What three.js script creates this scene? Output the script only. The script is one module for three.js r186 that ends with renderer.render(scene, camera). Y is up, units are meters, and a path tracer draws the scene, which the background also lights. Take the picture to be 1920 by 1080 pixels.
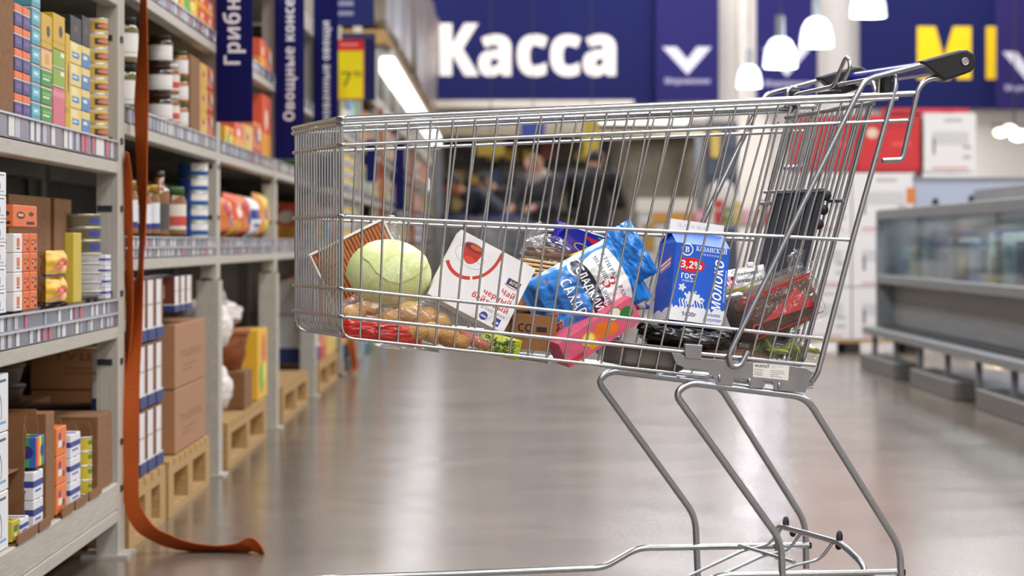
import * as THREE from 'three';
import { RoundedBoxGeometry } from 'three/addons/geometries/RoundedBoxGeometry.js';
import { mergeGeometries, mergeVertices } from 'three/addons/utils/BufferGeometryUtils.js';
import { MarchingCubes } from 'three/addons/objects/MarchingCubes.js';
import { ImprovedNoise } from 'three/addons/math/ImprovedNoise.js';
import { RectAreaLightUniformsLib } from 'three/addons/lights/RectAreaLightUniformsLib.js';

// ---------------------------------------------------------------- camera, light, exposure
const scene = new THREE.Scene();
const FOCAL = 5600, CX = 941, CY = 455, EYE = 0.74;          // focal length and optical axis in pixels of the 1920 x 1080 frame
const camera = new THREE.PerspectiveCamera(2 * Math.atan(540 / FOCAL) * 180 / Math.PI, 1920 / 1080, 0.2, 80);
camera.position.set(0, EYE, 0);
camera.setViewOffset(1920, 1080, 960 - CX, 540 - CY, 1920, 1080);
camera.focus = 4.9;
camera.userData.fStop = 7.6;
camera.updateProjectionMatrix();
const renderer = new THREE.WebGLRenderer({ antialias: true });
renderer.toneMapping = THREE.LinearToneMapping;
renderer.toneMappingExposure = 1.3;
renderer.shadowMap.enabled = true;
RectAreaLightUniformsLib.init();
scene.background = new THREE.Color(0x000000);
const CEIL = 6.2, ROOM = { x0: -6, x1: 12, z0: -42, z1: 9 };
const TUBE_POWER = 7.4;                                       // radiance of the ceiling luminaires

// ---------------------------------------------------------------- helpers
const V3 = (x, y, z) => new THREE.Vector3(x, y, z);
const R = d => d * Math.PI / 180;
function rng(seed) { let s = seed >>> 0; return () => { s = (s + 0x6D2B79F5) | 0; let t = Math.imul(s ^ (s >>> 15), 1 | s); t = (t + Math.imul(t ^ (t >>> 7), 61 | t)) ^ t; return ((t ^ (t >>> 14)) >>> 0) / 4294967296; }; }
const perlin = new ImprovedNoise();
const nz = (x, y, z) => perlin.noise(x, y, z);
const at = (u, v, d) => V3((u - CX) * d / FOCAL, EYE - (v - CY) * d / FOCAL, -d);
const used = {};
function numbered(n) { if (used[n] === undefined) { used[n] = 0; return n; } used[n]++; return n + '_' + String(used[n]).padStart(3, '0'); }
function mesh(name, geo, m, parent) { const o = new THREE.Mesh(geo, m); o.name = name; parent.add(o); return o; }
function thing(name, label, category, pos = [0, 0, 0], turn = 0, group) {
  const o = new THREE.Group(); o.name = numbered(name); scene.add(o);
  o.position.set(pos[0], pos[1], pos[2]); o.rotation.y = turn;
  o.userData = { label, category }; if (group) o.userData.group = group;
  return o;
}
function solo(name, geo, m, label, category, group) { const o = mesh(numbered(name), geo, m, scene); o.userData = { label, category }; if (group) o.userData.group = group; return o; }
function struct(name, geo, m) { const o = mesh(name, geo, m, scene); o.userData.kind = 'structure'; return o; }
function box(w, h, d, x = 0, y = 0, z = 0) { const g = new THREE.BoxGeometry(w, h, d); g.translate(x, y, z); return g; }
function rbox(w, h, d, r = 0.003, x = 0, y = 0, z = 0, s = 1) { const g = new RoundedBoxGeometry(w, h, d, s, Math.min(r, w / 2.1, h / 2.1, d / 2.1)); g.translate(x, y, z); return g; }
function lathe(pts, seg = 20) { return new THREE.LatheGeometry(pts.map(p => new THREE.Vector2(p[0], p[1])), seg); }
const unitCyl = new THREE.CylinderGeometry(1, 1, 1, 8, 1);
function rod(name, a, b, r, m, parent) {
  const o = mesh(name, unitCyl, m, parent), d = b.clone().sub(a);
  o.position.copy(a).addScaledVector(d, 0.5); o.scale.set(r, d.length(), r);
  o.quaternion.setFromUnitVectors(V3(0, 1, 0), d.normalize()); return o;
}
// sweep a circle along a polyline whose corners are rounded
function tube(pts, r, fillet = 0.02, seg = 8, ry = r) {
  const P = pts.map(p => Array.isArray(p) ? V3(...p) : p), path = [P[0]];
  for (let i = 1; i < P.length - 1; i++) {
    const a = P[i - 1].clone().sub(P[i]), b = P[i + 1].clone().sub(P[i]);
    const f = Math.min(fillet, a.length() * 0.48, b.length() * 0.48);
    const s = P[i].clone().addScaledVector(a.normalize(), f), e = P[i].clone().addScaledVector(b.normalize(), f);
    for (let k = 0; k <= 5; k++) { const t = k / 5; path.push(s.clone().multiplyScalar((1 - t) * (1 - t)).addScaledVector(P[i], 2 * t * (1 - t)).addScaledVector(e, t * t)); }
  }
  path.push(P[P.length - 1]);
  const pos = [], nor = [], idx = []; let n = null, prevT = null;
  for (let i = 0; i < path.length; i++) {
    const t = path[Math.min(i + 1, path.length - 1)].clone().sub(path[Math.max(i - 1, 0)]).normalize();
    if (!n) { n = Math.abs(t.y) < 0.9 ? V3(0, 1, 0) : V3(1, 0, 0); n.addScaledVector(t, -n.dot(t)).normalize(); }
    else { n.addScaledVector(t, -n.dot(t)).normalize(); }
    const bn = t.clone().cross(n);
    for (let k = 0; k < seg; k++) { const q = k / seg * 2 * Math.PI, d = n.clone().multiplyScalar(Math.cos(q)).addScaledVector(bn, Math.sin(q)); pos.push(path[i].x + n.x * Math.cos(q) * r + bn.x * Math.sin(q) * ry, path[i].y + n.y * Math.cos(q) * r + bn.y * Math.sin(q) * ry, path[i].z + n.z * Math.cos(q) * r + bn.z * Math.sin(q) * ry); nor.push(d.x, d.y, d.z); }
  }
  const L = path.length;
  for (let i = 0; i < L - 1; i++) for (let k = 0; k < seg; k++) { const a = i * seg + k, b = i * seg + (k + 1) % seg, c = a + seg, e = b + seg; idx.push(a, b, c, b, e, c); }
  for (const [o, dir, f] of [[0, path[0].clone().sub(path[1]).normalize(), 1], [(L - 1) * seg, path[L - 1].clone().sub(path[L - 2]).normalize(), 0]]) {
    const s = pos.length / 3;
    for (let k = 0; k < seg; k++) { pos.push(pos[(o + k) * 3], pos[(o + k) * 3 + 1], pos[(o + k) * 3 + 2]); nor.push(dir.x, dir.y, dir.z); }
    for (let k = 1; k < seg - 1; k++) f ? idx.push(s, s + k + 1, s + k) : idx.push(s, s + k, s + k + 1);
  }
  const g = new THREE.BufferGeometry();
  g.setAttribute('position', new THREE.Float32BufferAttribute(pos, 3)); g.setAttribute('normal', new THREE.Float32BufferAttribute(nor, 3));
  g.setAttribute('uv', new THREE.Float32BufferAttribute(new Float32Array(pos.length / 3 * 2), 2)); g.setIndex(idx); return g;
}
function plate(pts, t, bevel = 0) { // polygon in x,y with thickness t along z, centred
  const s = new THREE.Shape(pts.map(p => new THREE.Vector2(p[0], p[1])));
  const g = new THREE.ExtrudeGeometry(s, { depth: t - 2 * bevel, bevelEnabled: bevel > 0, bevelThickness: bevel, bevelSize: bevel, bevelSegments: 2, steps: 1 });
  g.translate(0, 0, -t / 2 + bevel); return g;
}
// pillow-shaped packet, w across, h up, t thick; flat crimped seams at both ends, uv over the front
function pillow(w, h, t, seed = 1, crimp = 0.06, wr = 0.004, n = 26) {
  const pos = [], uv = [], idx = [];
  for (const s of [1, -1]) for (let j = 0; j <= n; j++) for (let i = 0; i <= n; i++) {
    const u = i / n, v = j / n, x = u * 2 - 1, y = v * 2 - 1;
    const yy = Math.min(1, Math.abs(y) / (1 - crimp));
    const e = Math.pow(Math.max(0, 1 - Math.pow(Math.abs(x), 3.2)), 0.5) * Math.pow(Math.max(0, 1 - Math.pow(yy, 3.0)), 0.55);
    const k = nz(x * 2.2 + seed, y * 2.2, seed * 3.1) + 0.5 * nz(x * 5 + seed, y * 5, seed) + 0.3 * nz(x * 11, y * 11 + seed, 2);
    const pinch = 1 - 0.07 * e * (1 - y * y);
    pos.push(x * w / 2 * pinch + 0.3 * wr * nz(y * 4, seed, x), y * h / 2, s * (e * t / 2 + 0.0006) + wr * k * (0.35 + e) * (e > 0.01 ? 1 : 0.5)); uv.push(s > 0 ? u : 1 - u, v);
  }
  const N = (n + 1) * (n + 1);
  for (let s = 0; s < 2; s++) for (let j = 0; j < n; j++) for (let i = 0; i < n; i++) { const a = s * N + j * (n + 1) + i, b = a + 1, c = a + n + 1, d = c + 1; s === 0 ? idx.push(a, b, d, a, d, c) : idx.push(a, d, b, a, c, d); }
  const g = new THREE.BufferGeometry(); g.setAttribute('position', new THREE.Float32BufferAttribute(pos, 3)); g.setAttribute('uv', new THREE.Float32BufferAttribute(uv, 2)); g.setIndex(idx); g.computeVertexNormals(); return g;
}
// lumpy closed ball; f(direction) gives a radius factor
function blob(rx, ry, rz, f, n = 22) {
  let g = new THREE.SphereGeometry(1, n, Math.round(n * 0.7)); const p = g.attributes.position, v = V3();
  for (let i = 0; i < p.count; i++) { v.fromBufferAttribute(p, i); const k = f ? f(v) : 1; p.setXYZ(i, v.x * rx * k, v.y * ry * k, v.z * rz * k); }
  g.computeVertexNormals();
  const nr = g.attributes.normal, row = n + 1;                 // close the seam of the sphere's normals
  for (let j = 0; j <= Math.round(n * 0.7); j++) { const a = j * row, b = a + n; v.set(nr.getX(a) + nr.getX(b), nr.getY(a) + nr.getY(b), nr.getZ(a) + nr.getZ(b)).normalize(); nr.setXYZ(a, v.x, v.y, v.z); nr.setXYZ(b, v.x, v.y, v.z); }
  return g;
}
// crumpled clear film around an ellipsoid
function film(rx, ry, rz, seed, amp = 0.12, n = 40) {
  return blob(rx, ry, rz, v => 1 + amp * (Math.abs(nz(v.x * 2.3 + seed, v.y * 2.3, v.z * 2.3)) * 1.6 - 0.4 + 0.5 * nz(v.x * 6, v.y * 6 + seed, v.z * 6) + 0.3 * nz(v.x * 13 + seed, v.y * 13, v.z * 13)), n);
}
// strap: a ribbon with width direction given at each station [x, y, z, angle about the path, width]
function ribbon(st, t = 0.0025) {
  const c = new THREE.CatmullRomCurve3(st.map(s => V3(s[0], s[1], s[2]))), n = st.length * 10, pos = [], uv = [], idx = [];
  for (let i = 0; i <= n; i++) {
    const q = i / n, p = c.getPoint(q), tg = c.getTangent(q), f = q * (st.length - 1), k = Math.min(st.length - 2, Math.floor(f)), r = f - k;
    const ang = st[k][3] * (1 - r) + st[k + 1][3] * r, w = st[k][4] * (1 - r) + st[k + 1][4] * r;
    const tl = (st[k][5] || 0) * (1 - r) + (st[k + 1][5] || 0) * r, side = V3(Math.cos(ang) * Math.cos(tl), Math.sin(tl), Math.sin(ang) * Math.cos(tl)); side.addScaledVector(tg, -side.dot(tg)).normalize();
    const nn = side.clone().cross(tg).normalize();
    for (const [a, b] of [[-1, -1], [1, -1], [1, 1], [-1, 1]]) { const e = p.clone().addScaledVector(side, a * w / 2).addScaledVector(nn, b * t / 2); pos.push(e.x, e.y, e.z); uv.push(a * 0.5 + 0.5, q * 30); }
  }
  for (let i = 0; i < n; i++) for (let k = 0; k < 4; k++) { const a = i * 4 + k, b = i * 4 + (k + 1) % 4; idx.push(a, b, a + 4, b, b + 4, a + 4); }
  idx.push(0, 2, 1, 0, 3, 2, n * 4, n * 4 + 1, n * 4 + 2, n * 4, n * 4 + 2, n * 4 + 3);
  const g = new THREE.BufferGeometry(); g.setAttribute('position', new THREE.Float32BufferAttribute(pos, 3)); g.setAttribute('uv', new THREE.Float32BufferAttribute(uv, 2)); g.setIndex(idx);
  const h = g.toNonIndexed(); h.computeVertexNormals(); return h;
}

// ---------------------------------------------------------------- materials
function canvasTex(w, h, draw) { const c = document.createElement('canvas'); c.width = w; c.height = h; draw(c.getContext('2d'), w, h); const t = new THREE.CanvasTexture(c); t.colorSpace = THREE.SRGBColorSpace; t.anisotropy = 8; return t; }
function noiseTex(n, f, srgb) { // f(x, y) -> [r,g,b] 0..255, tileable use not needed
  const d = new Uint8Array(n * n * 4); for (let j = 0; j < n; j++) for (let i = 0; i < n; i++) { const c = f(i / n, j / n), k = (j * n + i) * 4; d[k] = c[0]; d[k + 1] = c[1]; d[k + 2] = c[2]; d[k + 3] = 255; }
  const t = new THREE.DataTexture(d, n, n); t.magFilter = THREE.LinearFilter; t.minFilter = THREE.LinearMipmapLinearFilter; t.generateMipmaps = true; t.wrapS = t.wrapT = THREE.RepeatWrapping; if (srgb) t.colorSpace = THREE.SRGBColorSpace; t.needsUpdate = true; return t;
}
const wrapN = (x, y, f, s) => { const a = x * 2 * Math.PI, b = y * 2 * Math.PI; return nz(Math.cos(a) * f + s, Math.sin(a) * f + Math.cos(b) * f, Math.sin(b) * f + s * 2); };
const cl = v => Math.max(0, Math.min(255, v));
const std = (c, rough = 0.6, metal = 0, extra = {}) => new THREE.MeshStandardMaterial({ color: c, roughness: rough, metalness: metal, ...extra });
const phys = o => new THREE.MeshPhysicalMaterial(o);
const gritTex = noiseTex(128, (x, y) => { const v = 225 + 22 * wrapN(x, y, 3, 1) + 14 * wrapN(x, y, 9, 4); return [cl(v), cl(v), cl(v)]; }, true);
const scuff = noiseTex(128, (x, y) => { const v = 150 + 60 * wrapN(x, y, 4, 7) + 40 * wrapN(x, y, 12, 2); return [cl(v), cl(v), cl(v)]; });
const M = {
  chrome: std(0xb9bcbe, 0.3, 1, { roughnessMap: scuff }),
  zinc: std(0xa9adb4, 0.46, 1, { roughnessMap: scuff }),
  black: std(0x15161a, 0.42),
  rubber: std(0x111214, 0.7),
  blue: phys({ color: 0x16188a, roughness: 0.3, clearcoat: 0.3, clearcoatRoughness: 0.1 }),
  seat: std(0x2c303a, 0.5, 0, { bumpMap: scuff, bumpScale: 0.0004 }),
  rack: std(0xcfc8bb, 0.5, 0, { map: gritTex }),
  deck: std(0x8f8a7e, 0.6, 0.2, { map: gritTex }),
  strip: std(0x6d7280, 0.25, 0),
  stripClear: std(0xb9bcc6, 0.2, 0),
  card: std(0x94673f, 0.88, 0, { map: gritTex }),
  wood: null,
  strap: std(0xe0650e, 0.75, 0),
  white: std(0xe8e6e2, 0.6, 0, { map: gritTex }),
  cream: std(0xfff3e7, 0.8, 0, { map: gritTex }),
  navy: std(0x1b2160, 0.5),
  tin: std(0xc8c6bf, 0.3, 1),
  greyMetal: std(0x9da2a6, 0.42, 0.25, { map: gritTex }),
  darkMetal: std(0x3c3f45, 0.5, 0.5, { map: gritTex }),
  film: phys({ color: 0xffffff, roughness: 0.07, transmission: 0.97, thickness: 0, ior: 1.4, specularIntensity: 1 }),
  glass: phys({ color: 0xdfeef2, roughness: 0.05, transmission: 1, thickness: 0, ior: 1.5 }),
};
M.strap.map = noiseTex(64, (x, y) => { const v = 205 + 36 * Math.sin(x * 2 * Math.PI * 8) * 0.3 + 14 * Math.sin(y * 2 * Math.PI * 16) + 20 * wrapN(x, y, 4, 3); return [cl(v), cl(v), cl(v)]; }, true);
M.wood = std(0xd2ac72, 0.8, 0, { map: noiseTex(128, (x, y) => { const v = 215 + 26 * nz(x * 3, y * 22, 1) + 14 * nz(x * 6, y * 60, 4); return [cl(v), cl(v * 0.98), cl(v * 0.94)]; }, true) });

// ---------------------------------------------------------------- the hall
{
  const { x0, x1, z0, z1 } = ROOM, W = x1 - x0, D = z1 - z0, mx = (x0 + x1) / 2, mz = (z0 + z1) / 2;
  const ft = noiseTex(512, (x, y) => {
    const a = wrapN(x, y, 1.4, 3), b = wrapN(x, y, 5, 1), c = wrapN(x, y, 16, 8), st = wrapN(x * 0.5, y, 10, 5);
    const v = 205 + 20 * a + 14 * b + 12 * c + 10 * st; return [cl(v), cl(v * 0.975), cl(v * 0.945)];
  }, true); ft.repeat.set(W / 5, D / 5);
  const fr = noiseTex(256, (x, y) => { const v = 200 + 34 * wrapN(x, y, 2, 2) + 18 * wrapN(x, y, 8, 6); return [cl(v), cl(v), cl(v)]; }); fr.repeat.set(W / 4, D / 4);
  const fl = phys({ color: 0x8a8278, roughness: 0.24, map: ft, roughnessMap: fr, specularIntensity: 1, ior: 1.5 });
  struct('floor', box(W + 0.4, 0.2, D + 0.4, mx, -0.1, mz), fl);
  struct('ceiling', box(W + 0.4, 0.2, D + 0.4, mx, CEIL + 0.1, mz), std(0xd9d6d0, 0.9, 0, { map: gritTex }));
  const wt = gritTex.clone(); wt.repeat.set(60, 25); wt.needsUpdate = true; const wallM = std(0xfff6ec, 0.85, 0, { map: wt });
  struct('wall_back', box(W + 0.4, CEIL, 0.2, mx, CEIL / 2, z0 - 0.1), wallM);
  struct('wall_front', box(W + 0.4, CEIL, 0.2, mx, CEIL / 2, z1 + 0.1), wallM);
  struct('wall_left', box(0.2, CEIL, D, x0 - 0.1, CEIL / 2, mz), wallM);
  struct('wall_right', box(0.2, CEIL, D, x1 + 0.1, CEIL / 2, mz), wallM);
  // ceiling luminaires: long panels in three rows
  const tubeMat = std(0xffffff, 0.5, 0, { emissive: 0xfbfbff, emissiveIntensity: 1.5 });
  const body = box(1.56, 0.1, 5.0), tb = box(1.5, 0.012, 4.9, 0, -0.055, 0);
  const rows = [['left', -1.8, 7], ['middle', 2.2, 4], ['right', 6.3, 7]];
  const zs = [5, -2, -9, -16, -23, -29.5, -38.6];
  const nth = ['rearmost', 'second', 'third', 'fourth', 'fifth', 'sixth', 'farthest'];
  for (const [row, x, n] of rows) zs.forEach((z, i) => {
    if (i >= n && i < 6) return;
    const t = thing('ceiling_light', `long white ceiling light panel, ${nth[i]} down the hall in the ${row} row`, 'light', [x, CEIL - 0.06, z], 0, 'ceiling light panels');
    mesh('housing', body, M.white, t); mesh('diffuser', tb, tubeMat, t);
    const l = new THREE.RectAreaLight(0xfbfbff, TUBE_POWER, 1.5, 4.9); l.position.set(x, CEIL - 0.135, z); l.rotation.x = -Math.PI / 2; l.name = 'ceiling_light_lamp'; scene.add(l);
  });
}

// ---------------------------------------------------------------- shopping cart (x along the cart towards the handle, z towards the viewer's side)
const CART_TURN = R(14);
const CART_ORIGIN = V3(-0.2553 - 0.21 * Math.sin(CART_TURN), 0, -4.75 - 0.21 * Math.cos(CART_TURN));
function makeCart(label) {
  const c = thing('shopping_cart', label, 'cart', [CART_ORIGIN.x, 0, CART_ORIGIN.z], CART_TURN);
  const w = a => 0.21 + 0.0314 * a;
  const F = 0.0;                                              // front plane
  // a rail that runs along one side, round the front and back along the other side
  const hoop = (name, yf, ar, yr, r, out, fil = 0.012) => mesh(name, tube([[ar, yr, w(ar) + out], [F - out, yf, w(0) + out], [F - out, yf, -w(0) - out], [ar, yr, -w(ar) - out]], r, fil, 10), M.chrome, c);
  hoop('rim', 0.9366, 0.962, 0.9872, 0.0046, 0.004);
  hoop('rim', 0.9283, 0.93, 0.9786, 0.0031, 0.0055);
  hoop('rail', 0.8952, 0.947, 0.9424, 0.0031, 0.004);
  hoop('rail', 0.7824, 0.85, 0.7444, 0.0031, 0.004);
  hoop('rail', 0.6671, 0.8, 0.582, 0.0031, 0.004);
  hoop('rail', 0.6229, 0.787, 0.5381, 0.0031, 0.004);
  const yb = a => 0.589 - 0.111 * a;
  for (const s of [1, -1]) {
    for (let i = 1; i <= 24; i++) {                           // fanned side wires
      const at_ = 0.0363 * i, ab = 0.0304 * i;
      rod('side_wire', V3(at_, 0.9283 + at_ * 0.0535, s * (w(at_) - 0.0008)), V3(ab, yb(ab), s * (w(ab) - 0.0008)), 0.00195, M.chrome, c);
    }
    mesh('corner_wire', tube([[0.001, 0.93, s * (w(0) - 0.001)], [0.001, yb(0), s * (w(0) - 0.001)], [0.785, yb(0.785), s * (w(0.785) - 0.001)]], 0.0027, 0.02, 8), M.chrome, c);
    // rear post with its loop for the gate clip
    mesh('rear_post', tube([[0.781, 0.512, s * (w(0.78) + 0.004)], [0.79, 0.5249, s * (w(0.79) + 0.008)], [0.85, 0.7444, s * (w(0.85) + 0.008)], [0.927, 1.0, s * (w(0.93) + 0.004)], [0.927, 1.019, s * (w(0.93) - 0.002)], [0.904, 1.02, s * (w(0.93) - 0.012)], [0.902, 0.985, s * (w(0.93) - 0.012)]], 0.0046, 0.012, 10), M.zinc, c);
    mesh('gate_clip', rbox(0.016, 0.036, 0.02, 0.005, 0.914, 0.999, s * (w(0.93) - 0.008), 2), M.black, c);
    // strut from the handle down to the bottom rail, ending in a hook
    mesh('handle_strut', tube([[0.99, 1.04, s * (w(1) + 0.008)], [0.9714, 1.0352, s * (w(1) + 0.008)], [0.872, 1.0095, s * (w(0.9) + 0.012)], [0.8544, 0.9821, s * (w(0.9) + 0.013)], [0.6366, 0.556, s * (w(0.64) + 0.011)], [0.641, 0.538, s * (w(0.64) + 0.011)], [0.656, 0.5375, s * (w(0.64) + 0.011)], [0.6702, 0.5627, s * (w(0.64) + 0.011)]], 0.0048, 0.014, 10), M.zinc, c);
    mesh('bag_hook', tube([[1.01, 1.0165, s * (w(1) + 0.006)], [0.978, 1.0095, s * (w(1) + 0.006)], [0.9645, 0.994, s * (w(1) + 0.005)], [0.9397, 0.8858, s * (w(0.95) + 0.004)], [0.936, 0.877, s * (w(0.95) + 0.004)], [0.9026, 0.8755, s * (w(0.95) + 0.004)]], 0.0046, 0.011, 10), M.zinc, c);
    // handle end piece
    const cap = mesh('handle_cap', plate([[0.9714, 1.0391], [1.036, 1.0557], [1.046, 1.0568], [1.0545, 1.0525], [1.0592, 1.044], [1.0588, 1.035], [1.0525, 1.0275], [1.043, 1.0235], [1.0079, 1.0121]], 0.028, 0.004), M.black, c);
    cap.position.z = s * (w(1) + 0.004);
    const screw = new THREE.CylinderGeometry(0.0055, 0.0055, 0.004, 16); screw.rotateX(Math.PI / 2); screw.translate(1.0425, 1.0405, s * (0.014));
    mesh('screw', screw, M.tin, cap);
    const screwHead = new THREE.TorusGeometry(0.0058, 0.0012, 6, 18); screwHead.translate(1.0425, 1.0405, s * 0.0155); mesh('washer', screwHead, M.zinc, cap);
    // bracket plate that joins the basket and the chassis
    const pl = mesh('bracket_plate', plate([[0.5409, 0.5611], [0.5553, 0.5592], [0.5643, 0.5539], [0.5859, 0.552], [0.7304, 0.5394], [0.7697, 0.5338], [0.7826, 0.5276], [0.7918, 0.5196], [0.7881, 0.5108], [0.7771, 0.5092], [0.7697, 0.4944], [0.7167, 0.4984], [0.7148, 0.5116], [0.6984, 0.5135], [0.6966, 0.5021], [0.6747, 0.5024], [0.6711, 0.5172], [0.6466, 0.5192], [0.6438, 0.507], [0.6185, 0.509], [0.6112, 0.523], [0.5968, 0.5328], [0.567, 0.5356], [0.549, 0.5427]], 0.003, 0.0006), M.zinc, c);
    pl.position.z = s * 0.2365;
    mesh('clip_tab', plate([[0.5634, 0.5739], [0.5904, 0.572], [0.5886, 0.551], [0.5652, 0.553]], 0.008, 0.002), M.zinc, pl).position.z = s * 0.001;
    for (const [dx, dy] of [[0.6221, 0.5186], [0.6738, 0.512], [0.7249, 0.5045]]) { const g = blob(0.003, 0.0065, 0.0026, null, 10); g.translate(dx, dy, s * 0.0016); mesh('dimple', g, M.zinc, pl); }
    // chassis side: one bent tube forms both legs
    const zc = s * 0.231;
    mesh('chassis_tube', tube([[0.9407, 0.15, zc], [0.9395, 0.2331, zc], [0.774, 0.486, zc], [0.5735, 0.512, zc], [0.5479, 0.4946, zc], [0.7305, 0.2496, zc], [0.7352, 0.14, zc]], 0.006, 0.024, 12), M.zinc, c);
    mesh('lower_rail', tube([[0.9442, 0.1925, zc * 0.985], [0.6217, 0.1955, zc * 0.985], [0.5569, 0.1625, zc * 0.96], [0.2727, 0.16, zc * 0.93], [0.06, 0.16, zc * 0.88], [0.02, 0.16, zc * 0.8]], 0.0058, 0.02, 10), M.chrome, c);
    mesh('rail_plug', rbox(0.006, 0.012, 0.012, 0.003, 0.946, 0.1925, zc * 0.985, 2), M.rubber, c);
    // black rubber rests on the cross bar
    const ring = new THREE.TorusGeometry(0.0105, 0.0042, 8, 20, Math.PI * 1.15); ring.rotateZ(-0.25); ring.rotateY(Math.PI / 2 - 0.5); ring.translate(0.868, 0.2405, s * 0.135); mesh('rubber_rest', ring, M.rubber, c);
    const nub = blob(0.006, 0.0065, 0.006, null, 10); nub.translate(0.874, 0.2265, s * 0.115); mesh('rubber_nub', nub, M.rubber, c);
    // castors
    for (const [ax, fy] of [[0.93, 0.15], [0.12, 0.15]]) {
      const zz = s * (ax > 0.5 ? 0.228 : 0.205);
      const fork = mesh('castor_fork', mergeGeometries([box(0.03, 0.085, 0.003, ax, 0.1, zz - 0.018), box(0.03, 0.085, 0.003, ax, 0.1, zz + 0.018), box(0.04, 0.006, 0.04, ax, 0.143, zz)]), M.zinc, c);
      const wg = new THREE.CylinderGeometry(0.0605, 0.0605, 0.028, 24); wg.rotateX(Math.PI / 2); wg.translate(ax, 0.0605, zz); mesh('wheel', wg, M.rubber, fork);
    }
  }
  // front wires that turn under and become the basket floor
  for (let j = 1; j <= 16; j++) {
    const z = w(0) * (1 - 2 * j / 17), zr = w(0.78) * (1 - 2 * j / 17);
    mesh('front_wire', tube([[0.001, 0.93, z], [0.001, yb(0), z], [0.78, yb(0.78), zr]], 0.0019, 0.03, 6), M.chrome, c);
  }
  for (const a of [0.16, 0.34, 0.52, 0.7]) rod('floor_wire', V3(a, yb(a) - 0.005, -w(a)), V3(a, yb(a) - 0.005, w(a)), 0.003, M.chrome, c);
  rod('rear_floor_rail', V3(0.782, 0.507, -0.234), V3(0.782, 0.507, 0.234), 0.0045, M.zinc, c);
  // rear gate: hangs from the clips, with close-set wires
  const ga = y => 0.776 + (y - 0.53) * 0.278;
  const gp = (y, z, off = 0) => V3(ga(y) + off, y, z);
  mesh('gate_frame', tube([gp(0.985, 0.205), gp(0.535, 0.2), gp(0.535, -0.2), gp(0.985, -0.205)], 0.0036, 0.02, 8), M.zinc, c);
  for (let k = 0; k < 17; k++) { const z = 0.188 - k * 0.0235; rod('gate_wire', gp(0.972, z * 1.02), gp(0.535, z), 0.0023, M.zinc, c); }
  for (let k = 0; k < 9; k++) { const z = 0.165 - k * 0.041; rod('seat_wire', gp(0.955, z, -0.03), gp(0.6, z, -0.022), 0.0022, M.zinc, c); }
  rod('gate_bar', gp(0.972, 0.215), gp(0.965, -0.215), 0.0042, M.zinc, c);
  rod('gate_bar', gp(0.83, 0.11, -0.012), gp(0.83, -0.19, -0.012), 0.0028, M.zinc, c);
  rod('gate_bar', gp(0.81, 0.205, -0.004), gp(0.81, 0.13, -0.004), 0.0034, M.zinc, c);
  rod('gate_bar', gp(0.81, -0.17, -0.004), gp(0.81, -0.215, -0.004), 0.0034, M.zinc, c);
  rod('gate_bar', gp(0.77, 0.13, -0.004), gp(0.77, 0.02, -0.004), 0.0026, M.zinc, c);
  // child-seat panel folded against the gate
  const sp = mesh('seat_panel', rbox(0.008, 0.29, 0.235, 0.004, 0, 0, 0, 2), M.seat, c); sp.position.copy(gp(0.685, 0.03, -0.02)); sp.rotation.z = -Math.atan(0.278);
  mesh('panel_edge', rbox(0.011, 0.006, 0.235, 0.003, 0, 0.145, 0, 2), M.seat, sp);
  for (const [y, z] of [[0.14, 0.12], [0.115, 0.124], [0.09, 0.12], [0.14, -0.01]]) { const g = blob(0.008, 0.009, 0.006, null, 10); g.translate(0.004, y, z); mesh('hinge_lug', g, M.black, sp); }
  // top bar of the child seat with the raised wire loop
  mesh('seat_bar', tube([[0.908, 0.99, 0.2], [0.905, 1.014, 0.19], [0.905, 1.012, 0.03], [0.916, 1.014, 0.022], [0.925, 1.045, 0.04], [0.925, 1.064, 0.018], [0.925, 1.045, -0.008], [0.915, 1.012, -0.02], [0.895, 1.004, -0.16], [0.889, 0.985, -0.175]], 0.0036, 0.012, 10), M.chrome, c);
  mesh('seat_strap', rbox(0.02, 0.008, 0.07, 0.003, 0.9, 0.999, 0.0, 2), M.black, c);
  // handle bar
  const hb = tube([[1.035, 1.037, w(1) - 0.008], [1.035, 1.037, -w(1) + 0.008]], 0.0135, 0.01, 20); mesh('handle_bar', hb, M.blue, c);
  // lower cross bar
  mesh('cross_bar', tube([[0.884, 0.17, 0.222], [0.8803, 0.205, 0.219], [0.862, 0.2365, 0.16], [0.862, 0.2365, -0.16], [0.8803, 0.205, -0.219], [0.884, 0.17, -0.222]], 0.0052, 0.03, 10), M.zinc, c);
  rod('tray_bar', V3(0.80, 0.2, 0.1), V3(0.80, 0.2, -0.19), 0.0034, M.zinc, c);
  for (const z of [0.1, -0.06, -0.16]) mesh('tray_wire', tube([[0.862, 0.234, z + 0.02], [0.842, 0.205, z + 0.015], [0.80, 0.195, z], [0.70, 0.15, z - 0.01]], 0.0028, 0.015, 8), M.zinc, c);
  return c;
}
const cart = makeCart('large wire shopping cart with blue handle, filled with groceries, in the foreground');
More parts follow.
